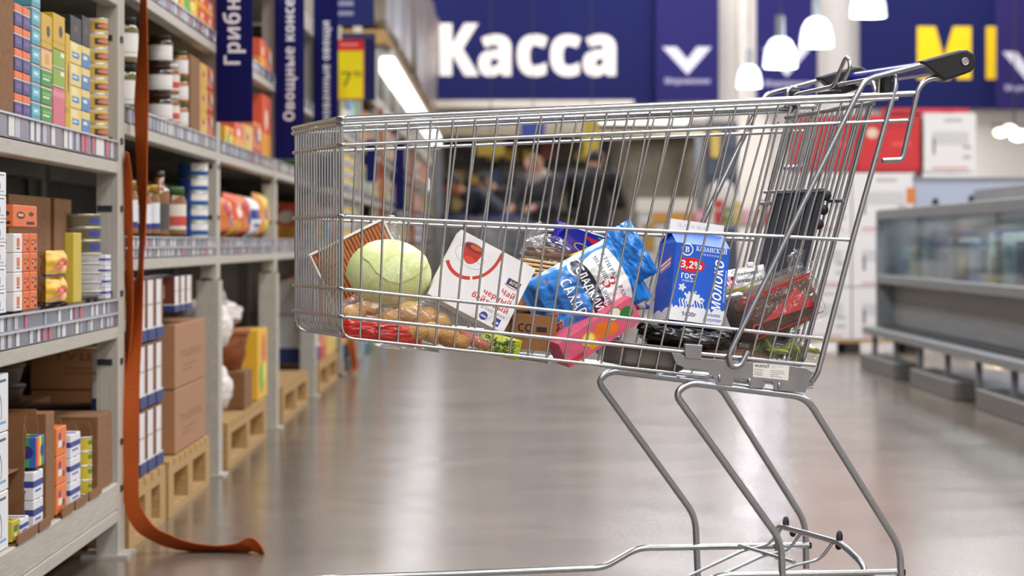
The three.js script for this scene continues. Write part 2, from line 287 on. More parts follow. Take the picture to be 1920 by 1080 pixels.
{ // maker's sticker, a scrap of paper and a strip of brown tape on the wires
  const pl = cart.children.find(o => o.name === 'bracket_plate');
  const tex = canvasTex(512, 208, (x, w, h) => {
    x.fillStyle = '#d9d5cf'; x.fillRect(0, 0, w, h); x.fillStyle = '#15151a'; x.font = 'italic bold 74px sans-serif'; x.fillText('wanzl', 14, 58);
    x.font = 'bold 19px sans-serif'; x.fillStyle = '#3a3a40';
    ['Einkaufswagen', 'Type: EL 240', 'Tragfähigkeit', 'Einzelgewicht'].forEach((t, i) => x.fillText(t, 16, 98 + i * 27));
    ['Best.Nr. 00.02788.51', 'max. Belastung 120Kg', 'Baujahr 2015', 'Made in Germany'].forEach((t, i) => x.fillText(t, 250, 98 + i * 27));
    x.font = '15px sans-serif'; x.fillText('Metallwarenfabrik GmbH', 252, 30); x.fillText('Leipheim', 252, 50);
  });
  const g = new THREE.BufferGeometry();
  const q = [[0.6802, 0.5434], [0.7423, 0.5376], [0.7404, 0.5139], [0.6793, 0.5207]];
  g.setAttribute('position', new THREE.Float32BufferAttribute(q.flatMap(p => [p[0], p[1], 0.0018]).concat(q.flatMap(p => [p[0], p[1], 0.0012])), 3));
  g.setAttribute('uv', new THREE.Float32BufferAttribute([0, 1, 1, 1, 1, 0, 0, 0, 0, 1, 1, 1, 1, 0, 0, 0], 2));
  g.setIndex([0, 3, 1, 1, 3, 2, 0, 1, 4, 1, 5, 4, 1, 2, 5, 2, 6, 5, 2, 3, 6, 3, 7, 6, 3, 0, 7, 0, 4, 7]); g.computeVertexNormals();
  mesh('sticker', g, std(0xffffff, 0.5, 0, { map: tex }), pl).userData.label = 'white maker sticker with small black print';
  const scrap = blob(0.004, 0.012, 0.002, v => 1 + 0.5 * nz(v.x * 4, v.y * 4, v.z * 4), 10); scrap.translate(0.236, 0.84, -0.214); mesh('paper_scrap', scrap, M.white, cart);
  const tape = rbox(0.006, 0.055, 0.007, 0.002); tape.rotateZ(-0.27); tape.translate(0.842, 0.775, -0.232); mesh('tape_strip', tape, std(0xc08a4a, 0.8, 0, { map: gritTex }), cart);
}

// ---------------------------------------------------------------- groceries in the cart
const turned = (o, p, yaw, roll, pitch = 0) => { o.position.copy(p); o.rotation.order = 'YXZ'; o.rotation.set(R(pitch), R(yaw), R(roll)); return o; };
const noisy = (c, amp, f, seed, rough = 0.7, extra = {}) => { const k = new THREE.Color(c), s = [k.r, k.g, k.b].map(v => Math.pow(v, 1 / 2.2) * 255); return std(0xffffff, rough, 0, { map: noiseTex(128, (x, y) => { const n = wrapN(x, y, f, seed) + 0.5 * wrapN(x, y, f * 3, seed + 5); return s.map(v => cl(v + amp * n)); }, true), ...extra }); };
{ // cabbage: a head with separate outer leaves
  const leafTex = canvasTex(512, 512, (x, w, h) => {
    x.fillStyle = '#cdd88e'; x.fillRect(0, 0, w, h); const rd = rng(5);
    for (let i = 0; i < 260; i++) { x.globalAlpha = 0.12; x.fillStyle = ['#e3e8ac', '#a9bd62', '#d6dd96', '#ecedc0'][i % 4]; x.beginPath(); x.ellipse(rd() * w, rd() * h, 10 + rd() * 44, 8 + rd() * 30, rd() * 3, 0, 7); x.fill(); }
    x.globalAlpha = 0.75; x.strokeStyle = '#e9eec8'; x.lineCap = 'round';
    const br = (px, py, a, l, lw) => { if (lw < 0.8) return; const nx = px + Math.cos(a) * l, ny = py + Math.sin(a) * l; x.lineWidth = lw; x.beginPath(); x.moveTo(px, py); x.quadraticCurveTo((px + nx) / 2 + rd() * 8 - 4, (py + ny) / 2 + rd() * 8 - 4, nx, ny); x.stroke(); br(nx, ny, a + rd() * 0.3 - 0.15, l * 0.86, lw * 0.78); if (rd() < 0.8) br(nx, ny, a + 0.5 + rd() * 0.3, l * 0.7, lw * 0.55); if (rd() < 0.8) br(nx, ny, a - 0.5 - rd() * 0.3, l * 0.7, lw * 0.55); };
    for (let k = 0; k < 5; k++) br(w * (0.1 + 0.2 * k), h, -Math.PI / 2 + (rd() - 0.5) * 0.3, 66, 9);
    x.globalAlpha = 0.5; x.strokeStyle = '#7d8a4a'; x.lineWidth = 2.2; for (let k = 0; k < 7; k++) { let px = rd() * w, py = rd() * h; x.beginPath(); x.moveTo(px, py); for (let j = 0; j < 6; j++) { px += rd() * 34 - 8; py += rd() * 34 - 17; x.lineTo(px, py); } x.stroke(); }
  });
  const lm = std(0xffffff, 0.42, 0, { map: leafTex });
  const t = thing('cabbage', 'pale green round cabbage lying on the bag of potatoes', 'cabbage');
  turned(t, at(729, 514, 4.865), 10, -4);
  mesh('head', blob(0.066, 0.053, 0.064, v => 1 + 0.03 * nz(v.x * 2 + 3, v.y * 2, v.z * 2), 36), lm, t);
  const leaf = (ph, th, span, k, seed) => { // a patch of the ball with a wavy free edge
    const n = 26, pos = [], uv = [], idx = [], q = new THREE.Quaternion().setFromEuler(new THREE.Euler(th, ph, 0.3 * seed));
    for (const s of [1, -1]) for (let j = 0; j <= n; j++) for (let i = 0; i <= n; i++) {
      const a = i / n * 2 * Math.PI, rr = j / n, edge = span * (1 + 0.13 * Math.sin(a * 3 + seed) + 0.1 * nz(Math.cos(a) * 2, Math.sin(a) * 2, seed));
      const v = V3(Math.sin(rr * edge) * Math.cos(a), Math.sin(rr * edge) * Math.sin(a), Math.cos(rr * edge)).applyQuaternion(q);
      const f = k + 0.02 * Math.pow(rr, 4) + 0.012 * nz(v.x * 4, v.y * 4, v.z * 4 + seed) + s * 0.008;
      pos.push(v.x * 0.066 * f, v.y * 0.053 * f, v.z * 0.064 * f); uv.push(0.5 + 0.5 * rr * Math.cos(a), 0.5 + 0.5 * rr * Math.sin(a));
    }
    const N = (n + 1) * (n + 1);
    for (let s = 0; s < 2; s++) for (let j = 0; j < n; j++) for (let i = 0; i < n; i++) { const a = s * N + j * (n + 1) + i, b = a + 1, c = a + n + 1, d = c + 1; s ? idx.push(a, b, d, a, d, c) : idx.push(a, d, b, a, c, d); }
    for (let i = 0; i < n; i++) { const a = n * (n + 1) + i; idx.push(a, a + N, a + 1, a + 1, a + N, a + N + 1); }
    const g = new THREE.BufferGeometry(); g.setAttribute('position', new THREE.Float32BufferAttribute(pos, 3)); g.setAttribute('uv', new THREE.Float32BufferAttribute(uv, 2)); g.setIndex(idx); g.computeVertexNormals(); return g;
  };
  [[-0.7, -0.2, 0.95, 1.035, 1], [0.75, 0.15, 1.0, 1.04, 2], [0.1, -0.75, 0.9, 1.045, 3], [0.2, 0.75, 0.8, 1.03, 4], [2.6, 0, 1.2, 1.03, 5]].forEach(a => mesh('leaf', leaf(...a), lm, t));
}
{ // potatoes in a clear bag
  const pm = [noisy(0xc89c5c, 26, 3, 2, 0.6), noisy(0xd3aa6c, 24, 4, 7, 0.6), noisy(0xba8a4e, 28, 3, 9, 0.6)];
  const rd = rng(11), list = [[663, 590, 21, 4.83], [697, 574, 19, 4.845], [700, 606, 17, 4.835], [735, 596, 18, 4.83], [768, 584, 23, 4.835], [797, 596, 22, 4.84], [781, 622, 20, 4.80], [812, 624, 22, 4.83], [843, 632, 20, 4.825], [742, 566, 15, 4.86], [829, 602, 17, 4.85], [866, 641, 15, 4.82]];
  const where = ['leftmost in the bag, under the cabbage', 'under the left of the cabbage', 'low at the left above the red packet', 'in the middle of the clear bag', 'large, under the right of the cabbage', 'near the tea box, high in the bag', 'low, just right of the red packet', 'at the bottom, right part of the clear bag', 'rightmost but one, at the bottom of the bag', 'small, tucked behind under the cabbage', 'behind the tea box corner', 'small, last on the right of the bag'];
  list.forEach(([u, v, r, d], i) => { const k = r / 1155; const o = solo('potato', blob(k * 1.22, k * 0.92, k, q => 1 + 0.12 * nz(q.x * 1.5 + i * 3, q.y * 1.5, q.z * 1.5), 16), pm[i % 3], 'yellow potato, ' + where[i], 'potato', 'potatoes in the clear bag'); turned(o, at(u, v, d), rd() * 60, rd() * 60 - 30); });
  const bag = solo('plastic_bag', film(0.112, 0.045, 0.062, 3, 0.1, 56), M.film, 'crinkled clear plastic bag full of potatoes under the cabbage', 'bag'); turned(bag, at(752, 602, 4.85), 14, -7);
  const red = thing('red_packet', 'flat red foil packet at the bottom left of the cart', 'packet'); turned(red, at(717, 620, 4.786), 12, -6, -6);
  mesh('foil', pillow(0.13, 0.036, 0.024, 4, 0.05, 0.004), phys({ color: 0xc22311, roughness: 0.3, clearcoat: 0.6, clearcoatRoughness: 0.15 }), red);
  mesh('seam', box(0.004, 0.034, 0.003, 0.064, 0, 0), phys({ color: 0xd1472f, roughness: 0.35 }), red);
  // sausages in film right of the potatoes
  const sm = noisy(0xb4583e, 30, 3, 4, 0.4);
  [[884, 634, -30, 'upper'], [899, 644, -18, 'lower']].forEach(([u, v, a, n]) => { const g = new THREE.CapsuleGeometry(0.0085, 0.03, 4, 10); g.rotateZ(Math.PI / 2); const o = solo('sausage', g, sm, `small reddish sausage in clear wrap left of green packet, ${n} one`, 'sausage', 'sausages'); turned(o, at(u, v, 4.83), 10, a); });
  turned(solo('plastic_wrap', film(0.03, 0.017, 0.022, 8, 0.2, 30), M.film, 'crumpled clear wrap around small sausages below the tea box', 'wrap'), at(892, 640, 4.83), 10, -20);
}
{ // tray of wafer sticks at the front of the basket
  const t = thing('wafer_pack', 'tilted white tray of brown wafer sticks behind the cabbage', 'pack'); turned(t, at(672, 500, 4.975), 22, 25, -4);
  const stick = new THREE.CylinderGeometry(0.0031, 0.0031, 0.1, 8), sm = noisy(0xb5662e, 34, 5, 3, 0.7);
  for (let i = 0; i < 20; i++) { const o = mesh('wafer_stick', stick, sm, t); o.position.set(-0.062 + i * 0.0066, 0, 0.004 + (i % 2) * 0.001); o.rotation.z = 0.03; }
  const wm = std(0xe6ddd4, 0.5);
  mesh('tray', mergeGeometries([box(0.142, 0.108, 0.002, 0.001, 0, -0.003), box(0.142, 0.003, 0.012, 0.001, 0.0535, 0.002), box(0.142, 0.003, 0.012, 0.001, -0.0535, 0.002), box(0.003, 0.108, 0.012, -0.07, 0, 0.002), box(0.003, 0.108, 0.012, 0.072, 0, 0.002)]), wm, t);
  mesh('film', box(0.146, 0.112, 0.0008, 0.001, 0, 0.0102), phys({ color: 0xffffff, roughness: 0.04, transmission: 1, thickness: 0, ior: 1.3 }), t);
  const tail = film(0.016, 0.022, 0.012, 5, 0.35, 26); tail.translate(0.086, 0.03, 0); mesh('film_end', tail, M.film, t);
}
const boxWithFront = (w, h, d, front, side, r = 0.0015) => { // carton whose front face carries the print
  const g = new THREE.BoxGeometry(w, h, d); return [g, [side, side, side, side, front, side]];
};
{ // tea carton
  const S = 6, tex = canvasTex(160 * S, 135 * S, (x, w, h) => {
    x.fillStyle = '#e9e7e6'; x.fillRect(0, 0, w, h); x.save(); x.scale(S, S);
    x.strokeStyle = '#c9372b'; x.lineWidth = 7; x.lineCap = 'butt'; x.beginPath(); x.moveTo(4, 62); x.bezierCurveTo(18, 80, 40, 82, 57, 72); x.stroke(); x.lineWidth = 6; x.beginPath(); x.moveTo(61, 70); x.bezierCurveTo(84, 56, 92, 30, 90, 3); x.stroke();
    x.strokeStyle = '#9b9da3'; x.lineWidth = 0.9; x.beginPath(); x.ellipse(38, 38, 30, 17, 0.2, 0, 7); x.stroke(); x.beginPath(); x.ellipse(60, 34, 7, 6, 0.2, 0, 7); x.stroke();
    x.fillStyle = '#b92a18'; x.beginPath(); x.moveTo(20, 18); x.lineTo(58, 18); x.bezierCurveTo(57, 36, 53, 48, 40, 50); x.bezierCurveTo(26, 48, 22, 34, 20, 18); x.fill();
    x.fillStyle = '#d9422a'; x.beginPath(); x.ellipse(40, 42, 11, 6, 0, 0, 7); x.fill();
    x.fillStyle = '#7c1a10'; x.beginPath(); x.ellipse(39, 18, 19, 7, 0, 0, 7); x.fill(); x.fillStyle = '#cf5a22'; x.beginPath(); x.ellipse(42, 17, 12, 4, 0, 0, 7); x.fill();
    x.strokeStyle = '#4a4446'; x.lineWidth = 0.8; x.beginPath(); x.ellipse(39, 18, 20, 8, 0, 0, 7); x.stroke();
    x.fillStyle = '#26307f'; x.fillRect(122, 37, 27, 13); x.fillStyle = '#f4d53a'; x.font = 'bold 11px sans-serif'; x.textAlign = 'center'; x.fillText('aro', 135.5, 46.5); x.strokeStyle = '#c9372b'; x.lineWidth = 1.4; x.beginPath(); x.moveTo(120, 50); x.quadraticCurveTo(135, 56, 150, 50); x.stroke();
    x.fillStyle = '#c6282b'; x.textAlign = 'right'; x.font = 'bold 15px sans-serif'; x.fillText('Чай', 150, 71); x.fillText('черный', 150, 86); x.fillText('байховый', 151, 101, 80);
    x.fillStyle = '#33374f'; x.font = '8px sans-serif'; x.fillText('В ПАКЕТИКАХ', 150, 112);
    x.fillStyle = '#2b3a8c'; x.beginPath(); x.arc(112, 123, 8, 0, 7); x.fill(); x.fillRect(133, 115, 13, 15); x.fillStyle = '#fff'; x.textAlign = 'center'; x.font = 'bold 6px sans-serif'; x.fillText('100x', 112, 125); x.fillText('1.8г', 139.5, 125); x.strokeStyle = '#555'; x.lineWidth = 0.6; x.beginPath(); x.moveTo(120, 130); x.lineTo(127, 116); x.stroke();
    x.restore();
  });
  const t = thing('tea_carton', 'white tea carton with a printed cup of red tea, leaning by the cabbage', 'box'); turned(t, at(899, 531, 4.868), 8, -28, -6);
  const [g, m] = boxWithFront(0.138, 0.117, 0.058, std(0xffffff, 0.45, 0, { map: tex }), std(0xe4e2e1, 0.5));
  mesh('carton', g, m, t); mesh('lid_flap', box(0.136, 0.0015, 0.056, 0, 0.0592, 0), std(0xdcd9d7, 0.5), t);
}
{ // sugar bag
  const tex = canvasTex(512, 820, (x, w, h) => {
    x.fillStyle = '#1f7fd0'; x.fillRect(0, 0, w, h);
    const rd = rng(3); for (let i = 0; i < 16; i++) { x.globalAlpha = 0.25; x.fillStyle = i % 2 ? '#5fb0ea' : '#1763b6'; x.beginPath(); x.ellipse(rd() * w, 380 + rd() * 440, 40 + rd() * 70, 30 + rd() * 60, 0, 0, 7); x.fill(); } x.globalAlpha = 1;
    x.fillStyle = '#2a8be0'; x.fillRect(0, 0, w, 100); x.strokeStyle = '#0b2c66'; x.lineWidth = 5; x.beginPath(); x.moveTo(10, 120); x.bezierCurveTo(120, 60, 180, 150, 260, 100); x.bezierCurveTo(340, 60, 420, 150, 505, 110); x.stroke();
    x.fillStyle = '#f3f1ec'; x.beginPath(); x.moveTo(60, 140); x.bezierCurveTo(150, 95, 380, 95, 450, 140); x.bezierCurveTo(500, 220, 470, 330, 430, 350); x.lineTo(80, 350); x.bezierCurveTo(30, 310, 30, 190, 60, 140); x.fill();
    for (const [cx, cy] of [[70, 400], [440, 400]]) { x.beginPath(); x.ellipse(cx, cy, 64, 56, 0, 0, 7); x.fill(); }
    x.fillStyle = '#17305e'; x.textAlign = 'center'; x.font = 'bold 40px serif'; x.fillText('В ТРИ РАЗА', 190, 200); x.fillText('МЕНЬШЕ', 160, 262); x.fillText('РАЗА', 395, 200); x.fillText('КАЛОРИЙ', 360, 320);
    x.fillStyle = '#c3222c'; x.font = 'bold 130px serif'; x.fillText('3', 285, 290);
    x.fillStyle = '#101b33'; x.beginPath(); x.moveTo(60, 345); x.quadraticCurveTo(256, 300, 452, 345); x.lineTo(452, 440); x.quadraticCurveTo(256, 400, 60, 440); x.fill();
    for (const [cx, cy] of [[52, 392], [460, 392]]) { x.beginPath(); x.arc(cx, cy, 34, 0, 7); x.fill(); }
    x.fillStyle = '#fff'; x.font = 'bold 82px sans-serif'; x.fillText('СЛАДКИЙ', 256, 412, 360);
    x.fillStyle = '#1d6fbe'; x.fillRect(90, 450, 330, 130); x.fillStyle = '#fff'; x.font = 'bold 112px sans-serif'; x.fillText('САХАР', 256, 555, 310); x.strokeStyle = '#0f3a78'; x.lineWidth = 4; x.strokeText('САХАР', 256, 555, 310);
    x.fillStyle = '#155aa8'; x.fillRect(40, 610, 300, 36); x.fillRect(40, 720, 220, 36); x.fillStyle = '#0d2f66'; x.font = 'bold 26px sans-serif'; x.fillText('КАЧЕСТВО И ЭКОНОМИЯ', 190, 637, 280); x.fillText('МАССА НЕТТО', 150, 747, 200);
    x.fillStyle = '#c3222c'; x.strokeStyle = '#f3f1ec'; x.lineWidth = 6; x.font = 'bold 100px serif'; x.strokeText('3 КГ', 380, 735); x.fillText('3 КГ', 380, 735);
  });
  const t = thing('sugar_bag', 'plump bright blue sugar bag lying aslant behind the pink carton', 'bag'); turned(t, at(1096, 546, 4.94), 4, -62, -4);
  mesh('bag', pillow(0.122, 0.192, 0.075, 7, 0.1, 0.006, 40), phys({ color: 0xffffff, roughness: 0.32, map: tex, clearcoat: 0.5, clearcoatRoughness: 0.2 }), t);
  const cr = pillow(0.1, 0.05, 0.03, 12, 0.05, 0.009, 24); cr.translate(-0.02, 0.098, 0.006); mesh('crimped_end', cr, phys({ color: 0x2a86dc, roughness: 0.3, clearcoat: 0.5 }), t);
}
{ // pink juice carton
  const tex = canvasTex(512, 190, (x, w, h) => {
    x.fillStyle = '#e0627e'; x.fillRect(0, 0, w, h); x.translate(-70, -24); x.scale(1.28, 1.28);
    x.fillStyle = '#f0c22d'; x.beginPath(); x.arc(190, 90, 36, 0, 7); x.fill(); x.fillStyle = '#fbe36a'; x.beginPath(); x.arc(190, 90, 26, 0, 7); x.fill(); x.fillStyle = '#e8a81e'; x.fillRect(180, 110, 46, 40);
    x.fillStyle = '#ee7a22'; x.beginPath(); x.arc(270, 90, 42, 0, 7); x.fill(); x.beginPath(); x.arc(310, 110, 34, 0, 7); x.fill();
    x.fillStyle = '#f1ead2'; x.beginPath(); x.arc(352, 52, 34, 0, 7); x.fill(); x.fillStyle = '#2f7c35'; x.beginPath(); x.arc(405, 82, 34, 0, 7); x.fill(); x.strokeStyle = '#3b5a2a'; x.lineWidth = 3; x.beginPath(); x.arc(352, 52, 33, 0, 7); x.stroke();
    x.fillStyle = '#d23b46'; x.fillRect(60, 130, 80, 24);
  });
  const t = thing('juice_carton', 'pink juice carton with printed fruit, lying in front of the sugar bag', 'box'); turned(t, at(1113, 619, 4.905), 24, 31, 6);
  const [g, m] = boxWithFront(0.148, 0.046, 0.052, std(0xffffff, 0.45, 0, { map: tex }), std(0xdc5f7c, 0.45));
  mesh('carton', g, m, t); mesh('end_flap', box(0.0015, 0.03, 0.05, -0.0748, 0, 0), std(0xc9506c, 0.5), t);
}
{ // milk carton with a gable top
  const tex = canvasTex(600, 960, (x, w, h) => {
    x.fillStyle = '#1c5fd2'; x.fillRect(0, 0, w, h);
    x.strokeStyle = '#fff'; x.lineWidth = 12; x.beginPath(); x.arc(130, 215, 60, 0, 7); x.stroke(); x.fillStyle = '#fff'; x.font = 'bold 80px serif'; x.textAlign = 'center'; x.fillText('B', 130, 243);
    x.font = 'bold 66px serif'; x.fillText('КАЗАНСКИЙ', 400, 215, 350); x.font = '30px sans-serif'; x.fillText('М О Л О Ч Н Ы Й', 400, 258, 300);
    x.fillStyle = '#d8222c'; x.beginPath(); x.ellipse(190, 370, 150, 78, 0, 0, 7); x.fill(); x.fillStyle = '#fff'; x.font = 'bold 104px sans-serif'; x.fillText('3,2%', 190, 406, 240);
    x.font = 'bold 76px sans-serif'; x.fillText('ГОСТ', 175, 516); x.font = '30px sans-serif'; x.fillText('31450-2013', 175, 550);
    x.save(); x.translate(550, 830); x.rotate(-Math.PI / 2); x.textAlign = 'left'; x.font = 'italic bold 138px sans-serif'; x.fillText('МОЛОКО', 0, 0, 540); x.font = '26px sans-serif'; x.fillText('питьевое пастеризованное', 110, 38, 340); x.restore();
    x.fillStyle = '#eef0f2'; const rd = rng(8); x.beginPath(); x.moveTo(0, 960); x.lineTo(0, 800); for (let i = 0; i <= 10; i++) x.quadraticCurveTo(i * 60 + 10, 760 + rd() * 40, i * 60 + 30, 815 + rd() * 30); x.lineTo(600, 960); x.fill();
    for (let i = 0; i < 5; i++) { const a = i * 1.256; x.beginPath(); x.ellipse(110 + Math.cos(a) * 24, 610 + Math.sin(a) * 24, 20, 12, a, 0, 7); x.fill(); }
    for (let i = 0; i < 26; i++) { const a = rd() * 6.28, q = rd() * 1; x.beginPath(); x.ellipse(235 + Math.cos(a) * 130 * q, 710 + Math.sin(a) * 66 * q, 12 + 34 * (1 - q), 8 + 24 * (1 - q), a, 0, 7); x.fill(); }
    x.strokeStyle = '#eef0f2'; x.lineCap = 'round'; for (let i = 0; i < 9; i++) { x.lineWidth = 7 + rd() * 10; const a = 100 + i * 32; x.beginPath(); x.moveTo(a, 730); x.bezierCurveTo(a - 30, 760, a + 30, 790, a - 10 + rd() * 20, 830); x.stroke(); }
    x.fillStyle = '#1d2b52'; x.font = 'bold 62px sans-serif'; x.fillText('1400г', 210, 905); x.fillStyle = '#1b4fae'; x.font = 'italic bold 52px serif'; x.fillText('домик', 470, 880); x.fillText('в деревне', 470, 930, 200);
  });
  const side = canvasTex(300, 600, (x, w, h) => { x.fillStyle = '#2457c4'; x.fillRect(0, 0, w, h); x.save(); x.translate(60, 150); x.transform(1, -0.35, 0, 1, 0, 0); x.fillStyle = '#e9e4e6'; x.fillRect(0, 20, 170, 70); x.fillStyle = '#c02536'; for (let k = 0; k < 3; k++) x.fillRect(0, 10 + k * 32, 170, 12); x.restore(); x.fillStyle = '#1a429c'; for (let k = 0; k < 9; k++) { x.save(); x.translate(40, 300 + k * 22); x.rotate(-0.3); x.fillRect(0, 0, 200, 5); x.restore(); } x.fillStyle = '#dfe3ea'; x.beginPath(); x.moveTo(0, 600); x.lineTo(0, 560); x.quadraticCurveTo(80, 500, 150, 545); x.quadraticCurveTo(220, 480, 300, 520); x.lineTo(300, 600); x.fill(); });
  const t = thing('milk_carton', 'tall blue and white milk carton with a gable top and red oval', 'carton'); turned(t, at(1291, 588, 4.95), 20, -7, -3);
  const w = 0.097, h = 0.128, d = 0.07, y0 = -0.016, hr = 0.022;
  const quad = (p, uvs) => { const g = new THREE.BufferGeometry(); g.setAttribute('position', new THREE.Float32BufferAttribute(p.flat(), 3)); g.setAttribute('uv', new THREE.Float32BufferAttribute(uvs.flat(), 2)); g.setIndex([0, 1, 2, 0, 2, 3]); g.computeVertexNormals(); return g; };
  const X = w / 2, Z = d / 2, y1 = y0 + h, y2 = y1 + hr;
  const fm = std(0xffffff, 0.4, 0, { map: tex }), sm = std(0xffffff, 0.4, 0, { map: side }), bm = std(0x1f5ac9, 0.4);
  const cut = 0.16;
  mesh('front_panel', mergeGeometries([quad([[-X, y0, Z], [X, y0, Z], [X, y1, Z], [-X, y1, Z]], [[0, 0], [1, 0], [1, 1 - cut], [0, 1 - cut]]), quad([[-X, y1, Z], [X, y1, Z], [X, y2, 0.004], [-X, y2, 0.004]], [[0, 1 - cut], [1, 1 - cut], [1, 1], [0, 1]])]), fm, t);
  mesh('side_panel', quad([[-X, y0, -Z], [-X, y0, Z], [-X, y1, Z], [-X, y1, -Z]], [[0, 0], [1, 0], [1, 1], [0, 1]]), sm, t);
  mesh('side_panel', quad([[X, y0, Z], [X, y0, -Z], [X, y1, -Z], [X, y1, Z]], [[0, 0], [1, 0], [1, 1], [0, 1]]), sm, t);
  mesh('back_panel', mergeGeometries([quad([[X, y0, -Z], [-X, y0, -Z], [-X, y1, -Z], [X, y1, -Z]], [[0, 0], [1, 0], [1, 1], [0, 1]]), quad([[X, y1, -Z], [-X, y1, -Z], [-X, y2, -0.004], [X, y2, -0.004]], [[0, 0], [1, 0], [1, 1], [0, 1]]), quad([[-X, y0, -Z], [X, y0, -Z], [X, y0, Z], [-X, y0, Z]], [[0, 0], [1, 0], [1, 1], [0, 1]])]), bm, t);
  const tri = s => quad([[s * X, y1, -s * -Z], [s * X, y1, -s * Z], [s * (X - 0.012), y2 - 0.002, 0], [s * (X - 0.012), y2 - 0.002, 0]], [[0, 0], [1, 0], [1, 1], [0, 1]]);
  mesh('gable_fold', tri(1), bm, t); mesh('gable_fold', tri(-1), bm, t);
  const ft = canvasTex(512, 96, (x, W, H) => { x.fillStyle = '#efeeea'; x.fillRect(0, 0, W, H); x.fillStyle = '#9a9a9a'; x.font = '34px monospace'; x.fillText('25.11.16 06:42', 70, 58); });
  const [fg, fmm] = boxWithFront(w, 0.019, 0.006, std(0xffffff, 0.5, 0, { map: ft }), std(0xefeeea, 0.5)); fg.translate(0, y2 + 0.0095, 0); mesh('top_seam', fg, fmm, t);
}
{ // dark bread in a clear printed bag
  const t = thing('bread_loaf', 'dark brown bread loaf in a clear bag with a red triangle print', 'bread'); turned(t, at(1447, 577, 5.0), 16, 21, -4);
  const loaf = new RoundedBoxGeometry(0.145, 0.083, 0.09, 12, 0.026); { const p = loaf.attributes.position, n = loaf.attributes.normal; for (let i = 0; i < p.count; i++) { const x = p.getX(i), y = p.getY(i), z = p.getZ(i), k = 0.004 * nz(x * 30, y * 30, z * 30) + 0.0016 * nz(x * 130, y * 130, z * 130); p.setXYZ(i, x + n.getX(i) * k, y + n.getY(i) * k, z + n.getZ(i) * k); } loaf.computeVertexNormals(); }
  const bm = std(0xffffff, 0.85, 0, { map: noiseTex(256, (x, y) => { const n = nz(x * 40, y * 40, 1) + 0.7 * nz(x * 90, y * 90, 3) + 0.5 * nz(x * 8, y * 8, 2); const v = 82 + 42 * n; return [cl(v * 1.12), cl(v * 0.72), cl(v * 0.5)]; }, true), bumpMap: scuff, bumpScale: 0.002 });
  mesh('loaf', loaf, bm, t);
  const rm = phys({ color: 0xb3161c, roughness: 0.3, clearcoat: 0.4 }), wm = std(0xd9a9a0, 0.4);
  const tri = mesh('printed_triangle', plate([[-0.042, -0.012], [0.055, -0.019], [0.034, 0.02]], 0.0008), rm, t); tri.position.z = 0.0505;
  const band = mesh('printed_band', mergeGeometries([box(0.135, 0.0035, 0.0008, 0, 0.033, 0), box(0.135, 0.0012, 0.0008, 0, 0.0285, 0), box(0.13, 0.0016, 0.0008, 0, -0.034, 0)]), rm, t); band.position.z = 0.0502;
  const circ = mesh('printed_ring', new THREE.TorusGeometry(0.008, 0.0018, 6, 20), std(0xa43a58, 0.4), t); circ.position.set(-0.056, -0.02, 0.0502);
  mesh('bag', pillow(0.178, 0.104, 0.108, 6, 0.02, 0.005, 40), M.film, t);
  const tail = film(0.02, 0.024, 0.012, 9, 0.3, 26); tail.translate(0.075, 0.05, 0.0); mesh('bag_end', tail, M.film, t);
}
